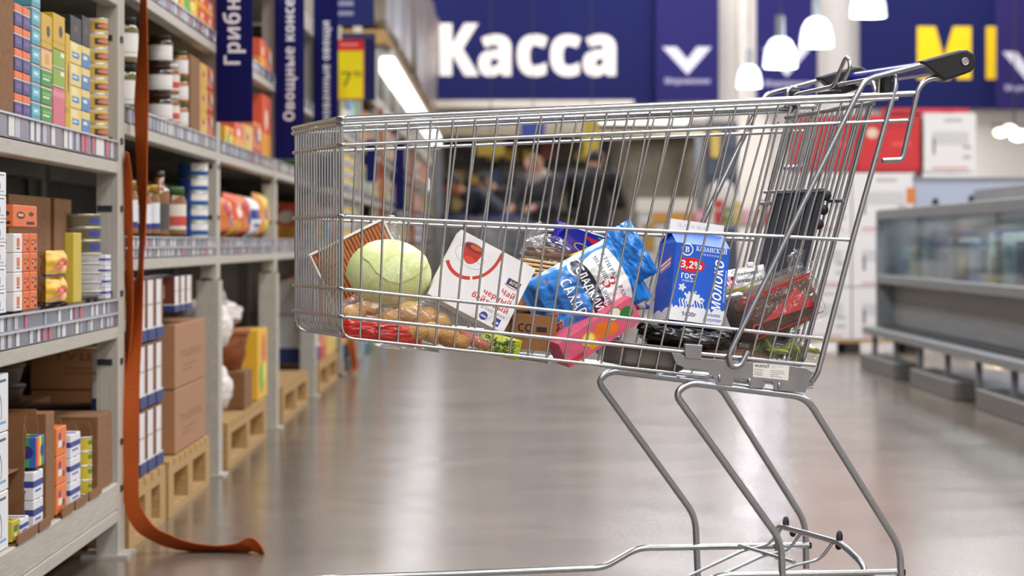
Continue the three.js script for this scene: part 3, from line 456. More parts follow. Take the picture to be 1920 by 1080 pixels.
{ // other packets
  const may = canvasTex(512, 300, (x, w, h) => { x.fillStyle = '#f0efec'; x.fillRect(0, 0, w, h); x.fillStyle = '#2d8a3a'; x.fillRect(0, 210, w, 60); x.fillStyle = '#e6d336'; x.fillRect(40, 200, 430, 34); x.fillStyle = '#d21f26'; x.font = 'bold 120px serif'; x.fillText('М', 60, 170); x.fillStyle = '#27272b'; x.font = 'bold 58px serif'; x.fillText('осковский', 180, 160, 300); x.fillText('Майонез', 190, 90, 250); x.strokeStyle = '#222'; x.lineWidth = 6; x.beginPath(); x.ellipse(300, 40, 140, 30, 0, 0, 7); x.stroke(); });
  const t = thing('mayonnaise_pouch', 'white and green mayonnaise pouch between milk carton and bread', 'pouch'); turned(t, at(1391, 530, 5.07), 6, 9, -8);
  mesh('pouch', pillow(0.085, 0.05, 0.024, 3, 0.05, 0.003), phys({ color: 0xffffff, roughness: 0.3, map: may, clearcoat: 0.4 }), t); mesh('cap', rbox(0.012, 0.009, 0.01, 0.003, 0.02, 0.028, 0), std(0xe9e7e3, 0.4), t);
  const bb = thing('black_bag', 'shiny black plastic bag under the milk carton', 'bag'); turned(bb, at(1288, 632, 4.96), 10, -6);
  mesh('bag', film(0.085, 0.024, 0.07, 14, 0.14, 44), phys({ color: 0x0b0b0d, roughness: 0.16, clearcoat: 0.6 }), bb); const kn = film(0.014, 0.009, 0.012, 2, 0.4, 20); kn.translate(-0.078, 0.008, 0.03); mesh('knot', kn, phys({ color: 0x0b0b0d, roughness: 0.2 }), bb);
  const bp = thing('fish_pack', 'brown smoked fish pack in clear wrap below the black bag', 'pack'); turned(bp, at(1345, 662, 4.97), 12, -5, 4);
  mesh('fish', blob(0.095, 0.013, 0.055, v => 1 + 0.1 * nz(v.x * 3, v.y * 3, v.z * 3), 30), noisy(0x6a3e22, 50, 4, 6, 0.35), bp); mesh('wrap', film(0.101, 0.017, 0.06, 4, 0.08, 40), M.film, bp);
  const yg = thing('lettuce_pack', 'clear pack of yellow-green lettuce at the bottom below the bread', 'pack'); turned(yg, at(1462, 655, 5.0), 14, -6);
  const lm = noisy(0x9fae35, 60, 3, 9, 0.5); for (let k = 0; k < 6; k++) { const g = blob(0.022, 0.005, 0.03, v => 1 + 0.35 * nz(v.x * 3 + k, v.y * 3, v.z * 3), 14); g.rotateZ(k - 2); g.translate(-0.045 + k * 0.018, (k % 2) * 0.008 - 0.003, 0.012 * ((k % 3) - 1)); mesh('leaf', g, lm, yg); }
  mesh('wrap', film(0.07, 0.019, 0.05, 12, 0.1, 36), M.film, yg);
  const gt = thing('grey_tray', 'plain grey-brown tray at the bottom under the black bag', 'tray'); turned(gt, at(1205, 668, 4.93), 14, -6.5);
  mesh('tray', rbox(0.105, 0.036, 0.14, 0.008, 0, 0, 0, 2), std(0x59524b, 0.5), gt); mesh('tray_rim', rbox(0.112, 0.004, 0.147, 0.002, 0, 0.019, 0), std(0x6a625a, 0.45), gt);
  const cb = thing('brown_carton', 'small brown cardboard carton between tea carton and sugar bag', 'box'); turned(cb, at(990, 622, 4.93), 12, -5);
  const ct = canvasTex(256, 200, (x, w, h) => { x.fillStyle = '#8a6038'; x.fillRect(0, 0, w, h); x.fillStyle = '#2d2018'; x.font = 'bold 64px sans-serif'; x.fillText('CO', 30, 100); x.fillRect(140, 66, 60, 30); });
  { const [g, m] = boxWithFront(0.075, 0.058, 0.09, std(0xffffff, 0.8, 0, { map: ct }), M.card); mesh('carton', g, m, cb); mesh('tape', box(0.014, 0.0008, 0.09, 0, 0.0294, 0), std(0xa98a5c, 0.4), cb); }
  const jr = thing('jar', 'small jar of orange preserve with a black lid beside tea carton', 'jar'); turned(jr, at(985, 572, 4.96), 0, 172);
  mesh('glass', lathe([[0, -0.03], [0.017, -0.03], [0.019, -0.026], [0.019, 0.008], [0.016, 0.013], [0, 0.013]], 24), phys({ color: 0xd98416, roughness: 0.12, clearcoat: 1 }), jr); mesh('lid', lathe([[0, 0.011], [0.0185, 0.011], [0.0185, 0.022], [0.017, 0.024], [0, 0.024]], 24), M.black, jr);
  const gp = thing('green_packet', 'green herb packet with yellow border at the bottom near tea carton', 'packet'); turned(gp, at(936, 648, 4.835), 8, -14, 0);
  const gtex = canvasTex(256, 160, (x, w, h) => { x.fillStyle = '#b4b92a'; x.fillRect(0, 0, w, h); const rd = rng(4); for (let i = 0; i < 90; i++) { x.fillStyle = ['#3d5a22', '#587a2c', '#2d4419'][i % 3]; x.beginPath(); x.ellipse(24 + rd() * 205, 24 + rd() * 112, 14, 6, rd() * 3, 0, 7); x.fill(); } });
  mesh('packet', pillow(0.066, 0.034, 0.014, 2, 0.05, 0.003), phys({ color: 0xffffff, roughness: 0.3, map: gtex }), gp); mesh('seal', box(0.004, 0.034, 0.0014, 0.033, 0, 0), std(0xb4b92a, 0.4), gp);
  // bag with chocolate biscuits
  const ck = thing('biscuit_bag', 'puffed clear bag of chocolate-brown biscuits behind the sugar bag', 'bag'); turned(ck, at(1030, 472, 5.09), 6, -6);
  const cm = noisy(0x5a3526, 30, 4, 3, 0.6); for (let k = 0; k < 5; k++) { const g = rbox(0.03, 0.009, 0.05, 0.003, 0, 0, 0, 2); g.rotateZ(0.3 * Math.sin(k * 3)); g.rotateY(k * 0.7); g.translate(-0.026 + k * 0.014, -0.006 + (k % 2) * 0.008, (k % 3) * 0.012 - 0.01); mesh('biscuit', g, cm, ck); }
  mesh('bag', film(0.046, 0.028, 0.04, 17, 0.2, 40), M.film, ck); const pk = film(0.014, 0.02, 0.012, 6, 0.35, 24); pk.translate(-0.022, 0.028, 0); mesh('bag_top', pk, M.film, ck);
  const fb = thing('crispbread', 'pale flat crispbread slices under the biscuit bag', 'bread'); turned(fb, at(1020, 505, 5.07), 10, -8);
  const fm = noisy(0xd9b57c, 40, 5, 2, 0.8); for (let k = 0; k < 4; k++) { const g = rbox(0.085, 0.005, 0.07, 0.002, 0.004 * (k % 2), -0.009 + k * 0.0068, 0); mesh('slice', g, fm, fb); }
  const bx = thing('chocolate_box', 'dark blue confectionery box with a red triangle, behind the sugar bag', 'box'); turned(bx, at(1096, 455, 5.12), 16, -17, 10);
  const btex = canvasTex(256, 120, (x, w, h) => { x.fillStyle = '#22239a'; x.fillRect(0, 0, w, h); x.fillStyle = '#c6262e'; x.beginPath(); x.moveTo(90, 20); x.lineTo(250, 30); x.lineTo(180, 66); x.fill(); x.strokeStyle = '#e8c34a'; x.lineWidth = 5; x.beginPath(); x.ellipse(110, 88, 50, 18, 0.2, 0, 7); x.stroke(); x.fillStyle = '#4aa055'; x.fillRect(170, 8, 60, 10); });
  { const [g, m] = boxWithFront(0.085, 0.04, 0.035, phys({ color: 0xffffff, roughness: 0.25, map: btex, clearcoat: 0.5 }), phys({ color: 0x23249c, roughness: 0.25, clearcoat: 0.5 })); mesh('carton', g, m, bx); const tw = pillow(0.02, 0.04, 0.012, 5, 0.05, 0.003, 10); tw.translate(-0.05, 0.002, 0); mesh('wrapper_end', tw, phys({ color: 0x23249c, roughness: 0.25 }), bx); }
  const ye = thing('butter_pack', 'small yellow packet peeking out between sugar bag and blue box', 'packet'); turned(ye, at(1094, 484, 5.05), 10, 20);
  mesh('packet', rbox(0.035, 0.025, 0.045, 0.004, 0, 0, 0, 2), std(0xe0ad22, 0.4), ye); mesh('fold', box(0.002, 0.023, 0.043, -0.0183, 0, 0), std(0xc9981c, 0.45), ye);
  const cd = thing('sweets_bag', 'small clear bag of mixed sweets between sugar bag and milk carton', 'bag'); turned(cd, at(1203, 560, 4.99), 0, 5);
  const cols = [0xc23a3a, 0xe8e2d4, 0x3f62b4, 0xd8b44a]; for (let k = 0; k < 9; k++) { const g = blob(0.0065, 0.005, 0.006, null, 8); g.translate(((k % 3) - 1) * 0.009, (Math.floor(k / 3) - 1) * 0.014, (k % 2) * 0.006); mesh('sweet', g, std(cols[k % 4], 0.4), cd); }
  mesh('bag', film(0.02, 0.034, 0.018, 21, 0.2, 30), M.film, cd);
}

// ---------------------------------------------------------------- the pallet rack along the left side of the aisle
const RX = -0.9, PITCH = 2.42, UP0 = 7.0;                    // rack face, bay pitch, first upright in view
const depthAt = (u, X = -0.91) => -X * FOCAL / (CX - u);
const nUp = 14;
{
  const rack = thing('pallet_rack', 'beige pallet rack with shelves running down the left of the aisle', 'shelving');
  const bolt = box(0.004, 0.014, 0.034), boltF = box(0.034, 0.014, 0.004);
  const tagG = box(0.0012, 0.042, 0.05), tagS = box(0.0012, 0.036, 0.034);
  const tagM = [0xd8d6d6, 0xc9c9cd, 0xb7b9c0, 0xd9d9dc, 0xb96a78, 0x9aa0ac, 0xdcdad5].map(c => std(c, 0.5));
  const rd = rng(77);
  for (let k = -2; k < nUp; k++) {
    const z = -(UP0 + PITCH * k), d = UP0 + PITCH * k;
    const UH = k < 6 ? 3.6 : 2.13;
    if (k > -2) {
      const up = mesh('upright', mergeGeometries([box(0.05, UH, 0.12, RX - 0.025, UH / 2, z - 0.06), box(0.05, UH, 0.1, RX - 0.95, UH / 2, z - 0.06)]), M.rack, rack);
      mesh('base_plate', box(0.11, 0.008, 0.16, RX - 0.03, 0.004, z - 0.06), M.rack, up);
      if (k < 5) for (const y of [0.16, 0.27, 0.46, 0.62, 0.82, 0.98, 1.22]) { const o = mesh('bolt', bolt, M.darkMetal, up); o.position.set(RX + 0.001, y, z - 0.06); const o2 = mesh('bolt', boltF, M.darkMetal, up); o2.position.set(RX - 0.03, y, z + 0.001); }
      if (k >= 0 && k < 5 && k !== 0) mesh('post_guard', box(0.07, 0.62, 0.13, RX - 0.028, 0.31, z - 0.06), M.rack, up);
    }
    if (k >= nUp - 1) continue;
    const za = z - 0.12, zb = z - PITCH, L = za - zb, mz = (za + zb) / 2;
    const levels = k < 0 ? [[0.084, 0.178, 1], [0.515, 0.61, 2], [0.901, 0.978, 1], [1.294, 1.37, 1], [1.75, 1.83, 0]] : [[0.671, 0.757, 2], [0.998, 1.069, 1], [1.335, 1.4, 1], [1.72, 1.8, 0]];
    for (const [y0, y1, strips] of levels) {
      const beamTop = strips ? y0 + 0.03 : y1;
      mesh('beam', rbox(0.04, beamTop - y0, L, 0.004, RX - 0.02, (y0 + beamTop) / 2, mz), M.rack, rack);
      mesh('shelf_deck', box(0.9, 0.012, L, RX - 0.49, y1 - 0.006, mz), M.deck, rack);
      mesh('rear_beam', box(0.04, 0.07, L, RX - 0.93, y1 - 0.045, mz), M.rack, rack);
      if (strips && !(k < 0 && y0 < 0.1)) {
        const sy = beamTop, sh = y1 - sy - 0.002, n = strips;
        for (let r = 0; r < n; r++) {
          const yc = sy + sh * (r + 0.5) / n, hh = sh / n - 0.002;
          const st = mesh('price_strip', box(0.005, hh, L - 0.01, RX - 0.001, yc, mz), M.strip, rack);
          mesh('strip_lip', box(0.006, 0.004, L - 0.01, RX + 0.004, yc + hh / 2, mz), M.stripClear, st);
          if (k < 5) for (let q = 0; q < (k < 1 ? 26 : 15); q++) {
            const zz = za - 0.05 - (L - 0.1) * (q + 0.5 * rd()) / (k < 1 ? 26 : 15); if (rd() < 0.22) continue;
            const o = mesh('price_tag', hh > 0.04 ? tagG : tagS, tagM[Math.floor(rd() * 7)], st); o.scale.y = hh * 0.86 / (hh > 0.04 ? 0.042 : 0.036); o.scale.z = 0.8 + 0.5 * rd(); o.position.set(RX + 0.0026, yc, zz);
          }
        }
      } else if (k < 0) mesh('beam', rbox(0.045, y1 - beamTop, L, 0.003, RX - 0.022, (y1 + beamTop) / 2, mz), M.rack, rack);
    }
    mesh('back_panel', box(0.02, k < 6 ? 3.4 : 2.1, PITCH, RX - 1.0, k < 6 ? 1.7 : 1.05, z - PITCH / 2), M.deck, rack);
  }
}
// ---- printed faces for the goods
function print(base, draw, n = 128, h = n) { return std(0xffffff, 0.5, 0, { map: canvasTex(n, h, (x, w, hh) => { x.fillStyle = base; x.fillRect(0, 0, w, hh); draw && draw(x, w, hh); }) }); }
const bar = (x, c, a, b, w, h) => { x.fillStyle = c; x.fillRect(a, b, w, h); };
const dot = (x, c, a, b, r) => { x.fillStyle = c; x.beginPath(); x.arc(a, b, r, 0, 7); x.fill(); };
const txt = (x, c, s, a, b, f = 'bold 26px sans-serif', m) => { x.fillStyle = c; x.font = f; x.fillText(s, a, b, m); };
const PR = {
  purple: print('#4c4170', x => { bar(x, '#e8743a', 0, 0, 128, 40); bar(x, '#d9cdb8', 0, 42, 128, 8); bar(x, '#6a5a9a', 20, 70, 88, 30); }),
  teal: print('#4f9bac', x => { bar(x, '#d8a7a4', 0, 0, 128, 12); bar(x, '#7fbecb', 10, 40, 108, 50); bar(x, '#e6eef0', 30, 56, 60, 14); }),
  green: print('#4c8a3c', x => { bar(x, '#cfc3b2', 0, 0, 128, 14); bar(x, '#79b25a', 10, 40, 108, 20); bar(x, '#e4efd8', 16, 70, 80, 12); }),
  lime: print('#8aa83a', x => { bar(x, '#e8e6d0', 80, 10, 40, 30); bar(x, '#cfc3b2', 0, 116, 128, 12); }),
  peach: print('#e3b878', x => { bar(x, '#d59a98', 0, 0, 128, 12); bar(x, '#c99c55', 40, 30, 50, 70); }),
  yellow: print('#cba420', x => { dot(x, '#3a3020', 80, 60, 22); bar(x, '#b88f14', 0, 100, 128, 8); }),
  pink: print('#cf6a78', x => { bar(x, '#d98a94', 0, 10, 128, 20); }),
  yellowBlue: print('#dcc878', x => { bar(x, '#e8d99c', 10, 10, 70, 40); bar(x, '#2f78b8', 20, 60, 80, 34); bar(x, '#f0ecd8', 30, 70, 50, 10); }),
  blueYellow: print('#4f80b4', x => { bar(x, '#dcc670', 0, 0, 128, 44); bar(x, '#e8e4d0', 20, 60, 60, 20); }),
  black: print('#1c1a1c', x => { dot(x, '#6a3a3a', 60, 60, 20); }),
  gold: print('#caa54a', x => { bar(x, '#3a2c18', 20, 40, 80, 60); dot(x, '#c87a68', 48, 66, 22); bar(x, '#e6cf86', 0, 0, 256, 22); bar(x, '#2c2416', 150, 30, 60, 70); }, 256, 128),
  olive: print('#5a5230', x => { bar(x, '#2f3f9a', 30, 40, 70, 50); bar(x, '#c86a38', 120, 40, 60, 50); bar(x, '#8a804a', 0, 0, 256, 18); }, 256, 128),
  whiteInk: print('#e6e8ea', x => { x.strokeStyle = '#2a3348'; x.lineWidth = 4; x.beginPath(); x.moveTo(40, 30); x.quadraticCurveTo(90, 60, 70, 100); x.stroke(); bar(x, '#7fa8c8', 10, 105, 100, 6); bar(x, '#50606c', 60, 12, 50, 6); }),
  orange: print('#e2703a', x => { dot(x, '#2a1c16', 40, 60, 22); dot(x, '#33302c', 96, 50, 14); bar(x, '#f0b060', 26, 50, 28, 16); bar(x, '#2a1c16', 70, 96, 44, 18); }),
  whiteOrange: print('#e8e4de', x => { bar(x, '#d9743c', 40, 30, 48, 60); bar(x, '#2a2a2c', 40, 96, 48, 10); }),
  chips: print('#e0b43a', x => { bar(x, '#d8604a', 20, 40, 88, 30); bar(x, '#2a4a98', 0, 110, 128, 10); bar(x, '#e89a70', 10, 76, 108, 22); }),
  tub: print('#e2e1e0', x => { bar(x, '#c2c2c4', 0, 100, 256, 8); }, 256, 128),
  whiteBlue: print('#e3e3e6', x => { bar(x, '#33408f', 0, 40, 128, 30); bar(x, '#4a5aa8', 20, 84, 80, 10); }),
  rainbow: print('#d84a2a', x => { ['#d8402a', '#e8902c', '#e6cf3a', '#3f9a4a', '#2f62b8'].forEach((c, i) => bar(x, c, i * 26, 0, 26, 128)); dot(x, '#2a2f78', 90, 64, 28); }),
  orangePurple: print('#e47a34', x => { dot(x, '#6a3f78', 40, 40, 18); dot(x, '#5a3a70', 90, 84, 16); bar(x, '#e8dccb', 20, 60, 50, 30); }),
  lemon: print('#c2b032', x => { bar(x, '#4f7a30', 20, 30, 88, 40); bar(x, '#e8e6d8', 30, 80, 50, 20); }),
  pack: print('#e2dfdc', x => { bar(x, '#6e3020', 92, 0, 36, 100); bar(x, '#c8a878', 84, 30, 14, 50); bar(x, '#24366f', 0, 104, 128, 24); bar(x, '#9aa0a8', 0, 50, 92, 4); }),
  carton: print('#a77851', x => { txt(x, '#7a5436', 'ТУШЁНКА', 20, 70, 'bold 22px sans-serif', 90); bar(x, '#8a6040', 30, 84, 60, 4); bar(x, '#8a6040', 30, 94, 40, 4); bar(x, '#93694a', 0, 126, 128, 2); }),
  blueWhite: print('#e6e4de', x => { bar(x, '#23479a', 0, 70, 256, 40); bar(x, '#4f9a5a', 0, 110, 256, 10); dot(x, '#d8a23a', 90, 34, 26); bar(x, '#2a4f9c', 150, 0, 106, 128); }, 256, 128),
  redOrange: print('#e05a34', x => { bar(x, '#e8a03a', 0, 80, 128, 48); dot(x, '#e8dccb', 60, 50, 22); }),
  snack: print('#d87a3a', x => { dot(x, '#b83a3a', 40, 40, 26); dot(x, '#4a4a98', 70, 70, 22); bar(x, '#e8d8b8', 80, 20, 40, 50); bar(x, '#b83030', 0, 110, 128, 18); }),
  fiesta: print('#e0902c', x => { bar(x, '#d8c83a', 30, 0, 40, 128); dot(x, '#8a3a90', 50, 60, 18); dot(x, '#a8c83a', 50, 100, 16); bar(x, '#e8d8a0', 100, 0, 28, 128); }),
  citrus: print('#e8b428', x => { dot(x, '#d8603a', 80, 40, 30); dot(x, '#6aa83a', 50, 90, 28); dot(x, '#e8e060', 90, 80, 20); }),
  yellowBand: print('#8a94a8', x => { bar(x, '#e0bc3a', 0, 20, 256, 56); bar(x, '#c8ccd4', 0, 76, 256, 30); }, 256, 128),
  labelWhite: print('#e4e1dc', x => { dot(x, '#a8b04a', 120, 60, 26); dot(x, '#c86a5a', 170, 50, 14); bar(x, '#c8c0b4', 0, 100, 256, 10); }, 256, 128),
  labelRed: print('#e0d6c8', x => { bar(x, '#c84a3c', 0, 60, 256, 50); }, 256, 128),
  labelBlue: print('#e2e2e6', x => { bar(x, '#2f3a80', 0, 100, 256, 28); bar(x, '#9aa0b0', 60, 40, 90, 20); }, 256, 128),
};
const LID = { brown: std(0x4a2f1e, 0.45), green: std(0x3f6a34, 0.4), white: std(0xdedad4, 0.45), black: std(0x1c1a1a, 0.45), gold: std(0xb8903f, 0.4, 0.6) };
const FILL = { brown: phys({ color: 0x3a2416, roughness: 0.15, clearcoat: 1 }), orange: phys({ color: 0xb4682a, roughness: 0.15, clearcoat: 1 }), olive: phys({ color: 0x6a6236, roughness: 0.15, clearcoat: 1 }), amber: phys({ color: 0x8a5a2a, roughness: 0.15, clearcoat: 1 }) };
const geoCache = {};
const G = (k, f) => geoCache[k] || (geoCache[k] = f());
// builders: base at y = 0, L is the length along the aisle, h the height, e the depth into the shelf
const build = {
  box: (t, L, h, e, m) => { mesh('carton', G(`b${L.toFixed(3)},${h.toFixed(3)},${e}`, () => rbox(e, h * 0.985, L * 0.97, 0.002, -e / 2, h / 2, 0)), m, t); },
  can: (t, L, h, e, m) => { const r = L / 2 * 0.98; mesh('body', G(`c${r.toFixed(3)},${h.toFixed(3)}`, () => lathe([[r * 0.97, h * 0.04], [r * 0.97, h * 0.94]], 24)), m, t).position.x = -r; mesh('rims', G(`r${r.toFixed(3)},${h.toFixed(3)}`, () => lathe([[0, 0.001], [r, 0.001], [r, h * 0.05], [r * 0.97, h * 0.06], [r * 0.97, h * 0.92], [r, h * 0.93], [r, h * 0.985], [r * 0.92, h * 0.985], [r * 0.9, h * 0.95], [0, h * 0.95]].map(([a, b]) => [a * (b > h * 0.055 && b < h * 0.925 ? 0.99 : 1), b]), 24)), M.tin, t).position.x = -r; },
  jar: (t, L, h, e, m, lid = LID.brown, fill = FILL.brown) => { const r = L / 2 * 0.97; mesh('glass', G(`j${r.toFixed(3)},${h.toFixed(3)}`, () => lathe([[0, 0.001], [r * 0.9, 0.001], [r, h * 0.06], [r, h * 0.72], [r * 0.8, h * 0.82], [r * 0.8, h * 0.86], [0, h * 0.86]], 24)), fill, t).position.x = -r; mesh('lid', G(`jl${r.toFixed(3)},${h.toFixed(3)}`, () => lathe([[0, h * 0.83], [r * 0.86, h * 0.83], [r * 0.87, h * 0.96], [r * 0.82, h * 0.985], [0, h * 0.985]], 24)), lid, t).position.x = -r; mesh('label', G(`jp${r.toFixed(3)},${h.toFixed(3)}`, () => lathe([[r * 1.006, h * 0.14], [r * 1.006, h * 0.64]], 24)), m, t).position.x = -r; },
  bottle: (t, L, h, e, m, lid = LID.brown, fill = FILL.amber) => { const r = L / 2 * 0.95; mesh('glass', lathe([[0, 0.001], [r * 0.92, 0.001], [r, h * 0.03], [r, h * 0.62], [r * 0.9, h * 0.7], [r * 0.45, h * 0.8], [r * 0.42, h * 0.93], [0, h * 0.93]], 22), fill, t).position.x = -r; mesh('cap', lathe([[0, h * 0.9], [r * 0.5, h * 0.9], [r * 0.5, h * 0.99], [0, h * 0.99]], 18), lid, t).position.x = -r; mesh('label', lathe([[r * 1.01, h * 0.1], [r * 1.01, h * 0.5]], 22), m, t).position.x = -r; },
  bag: (t, L, h, e, m) => { const g = pillow(L, h, e * 0.9, L * 50 + h * 20, 0.05, 0.006, 14); g.rotateY(Math.PI / 2); g.translate(-e * 0.45, h / 2, 0); mesh('packet', g, m, t); },
  tub: (t, L, h, e, m) => { const r = L / 2 * 0.97; mesh('tub', G(`t${r.toFixed(3)},${h.toFixed(3)}`, () => lathe([[0, 0.001], [r * 0.86, 0.001], [r * 0.96, h * 0.8], [r * 0.96, h * 0.82], [0, h * 0.82]], 24)), m, t).position.x = -r; mesh('lid', G(`tl${r.toFixed(3)},${h.toFixed(3)}`, () => lathe([[0, h * 0.8], [r, h * 0.8], [r, h * 0.97], [r * 0.95, h * 0.985], [0, h * 0.985]], 24)), LID.white, t).position.x = -r; },
};
const ORD = ['bottom', 'second', 'third', 'fourth', 'fifth', 'sixth', 'seventh', 'eighth'];
// one stack: uA..uB is its extent along the rack face, segs go upwards: [count, top, kind, print, name, words, extra]
function stack(X0, y0, uA, uB, segs, place, group, e = 0.11) {
  const dA = depthAt(uA, X0), dB = depthAt(uB, X0), dm = (dA + dB) / 2, L = dB - dA;
  let y = y0;
  for (const [n, vTop, kind, mat, name, words, ...extra] of segs) {
    const top = EYE + (CY - vTop) * dm / FOCAL, h = (top - y) / n;
    for (let i = 0; i < n; i++) {
      const t = thing(name, n > 1 ? `${words}, ${ORD[i]}${i ? ' from bottom' : ''} of ${place}` : `${words}, ${place}`, name.split('_').pop(), [X0, y + h * i + 0.0005, -dm], 0, group);
      build[kind](t, L, h, e, mat, ...extra);
    }
    y = top;
  }
}
const edge = (uR, D) => { const d = depthAt(uR, XF); return [CX + XF * FOCAL / (d - D), uR]; };   // right-hand edge and diameter of a round item
const XF = -0.91, S1 = 0.978, S2 = 0.61, S0 = 0.178, SB = 1.069, SC = 0.757, SA = 1.4;
{ // first bay, upper shelf
  const g = 'goods on the upper shelf of the nearest bay', p = s => s;
  stack(XF, S1, -22, 26, [[1, -40, 'box', M.card, 'shipping_carton', 'tall brown open carton']], 'leftmost on the upper shelf', g, 0.2);
  stack(XF, S1, 28, 42, [[5, 8, 'box', PR.purple, 'tea_box', 'purple box with orange top']], 'stack touching the brown carton', g);
  stack(XF, S1, 43.5, 57, [[5, 16, 'box', PR.purple, 'tea_box', 'purple box with orange top']], 'stack beside the teal boxes', g);
  stack(XF, S1, 60, 76, [[7, -20, 'box', PR.teal, 'tea_box', 'teal box with pink edge']], 'the tall teal stack', g);
  stack(XF, S1, 78, 98, [[3, 130, 'box', PR.green, 'tea_box', 'small green box'], [1, 93, 'box', PR.peach, 'tea_box', 'peach coloured box'], [1, 28, 'box', PR.yellow, 'tea_box', 'yellow box']], 'green stack next to the teal boxes', g);
  stack(XF, S1, 100, 122, [[1, 166, 'box', PR.pink, 'tea_box', 'pink box'], [2, 95, 'box', PR.lime, 'tea_box', 'lime green box'], [1, 28, 'box', PR.yellow, 'tea_box', 'yellow box with dark spot']], 'the stack standing on a pink box', g);
  stack(XF, S1, 123.5, 131, [[1, 62, 'box', PR.yellow, 'display_box', 'narrow yellow upright box']], 'between the pink and pale yellow stacks', g);
  stack(XF, S1, 132, 153, [[4, 80, 'box', PR.yellowBlue, 'tea_box', 'pale yellow box with blue band'], [1, 32, 'box', PR.black, 'tea_box', 'black box']], 'pale yellow stack', g);
  stack(XF, S1, 154, 169, [[4, 88, 'box', PR.blueYellow, 'tea_box', 'blue box with yellow top'], [1, 32, 'box', PR.black, 'tea_box', 'black box']], 'blue stack beside the gold tins', g);
  stack(XF, S1, ...edge(209, 0.1), [[8, 36, 'can', PR.gold, 'fish_tin', 'flat gold and black tin']], 'stack against the first upright', g);
}
{ // first bay, middle shelf
  const g = 'goods on the middle shelf of the nearest bay';
  stack(XF, S2, -16, 12, [[6, 322, 'box', PR.whiteInk, 'cereal_box', 'white box with line drawing']], 'middle-shelf stack, left edge', g);
  stack(-0.985, S2, 16, 96, [[1, 366, 'box', M.card, 'shipping_carton', 'large brown cut-open carton']], 'behind the orange boxes', g, 0.3);
  stack(XF, S2, 26, 42, [[4, 438, 'box', PR.whiteOrange, 'soup_box', 'small white box with orange mark']], 'white stack before the brown carton', g, 0.045);
  stack(XF, S2, 43.5, 55, [[4, 438, 'box', PR.orange, 'soup_box', 'small orange box']], 'orange stack beside the white one', g, 0.045);
  stack(XF, S2, 56.5, 70, [[4, 438, 'box', PR.orange, 'soup_box', 'small orange box']], 'orange stack farther from the white one', g, 0.045);
  const dm = (depthAt(24) + depthAt(70)) / 2, y = EYE + (CY - 438) * depthAt(48.5) / FOCAL + 0.012, t = thing('soup_box', 'wide orange box with black emblem lying on the orange stacks', 'box', [XF, y, -dm], 0, g); build.box(t, depthAt(70) - depthAt(24), 0.042, 0.048, PR.orange);
  stack(XF, S2, 102, 134, [[2, 470, 'bag', PR.chips, 'snack_packet', 'yellow and pink snack packet']], 'pair in front of the torn divider', g, 0.04);
  stack(-0.98, S2, 102, 134, [[1, 372, 'box', M.card, 'carton_divider', 'torn brown cardboard divider']], 'behind the snack packets', g, 0.03);
  stack(XF, S2, 138, 153, [[1, 436, 'box', print('#c9b23e'), 'display_card', 'yellow edged upright card']], 'left of the white tubs', g, 0.02);
  stack(XF, S2, ...edge(197, 0.125), [[5, 475, 'tub', PR.tub, 'plastic_tub', 'flat white tub'], [3, 402, 'can', PR.olive, 'fish_tin', 'dark olive tin']], 'stack by the first upright, middle shelf', g);
  stack(XF, S2, 199, 208, [[4, 478, 'box', PR.whiteBlue, 'matchbox', 'tiny white and blue box']], 'column touching the first upright', g, 0.04);
}
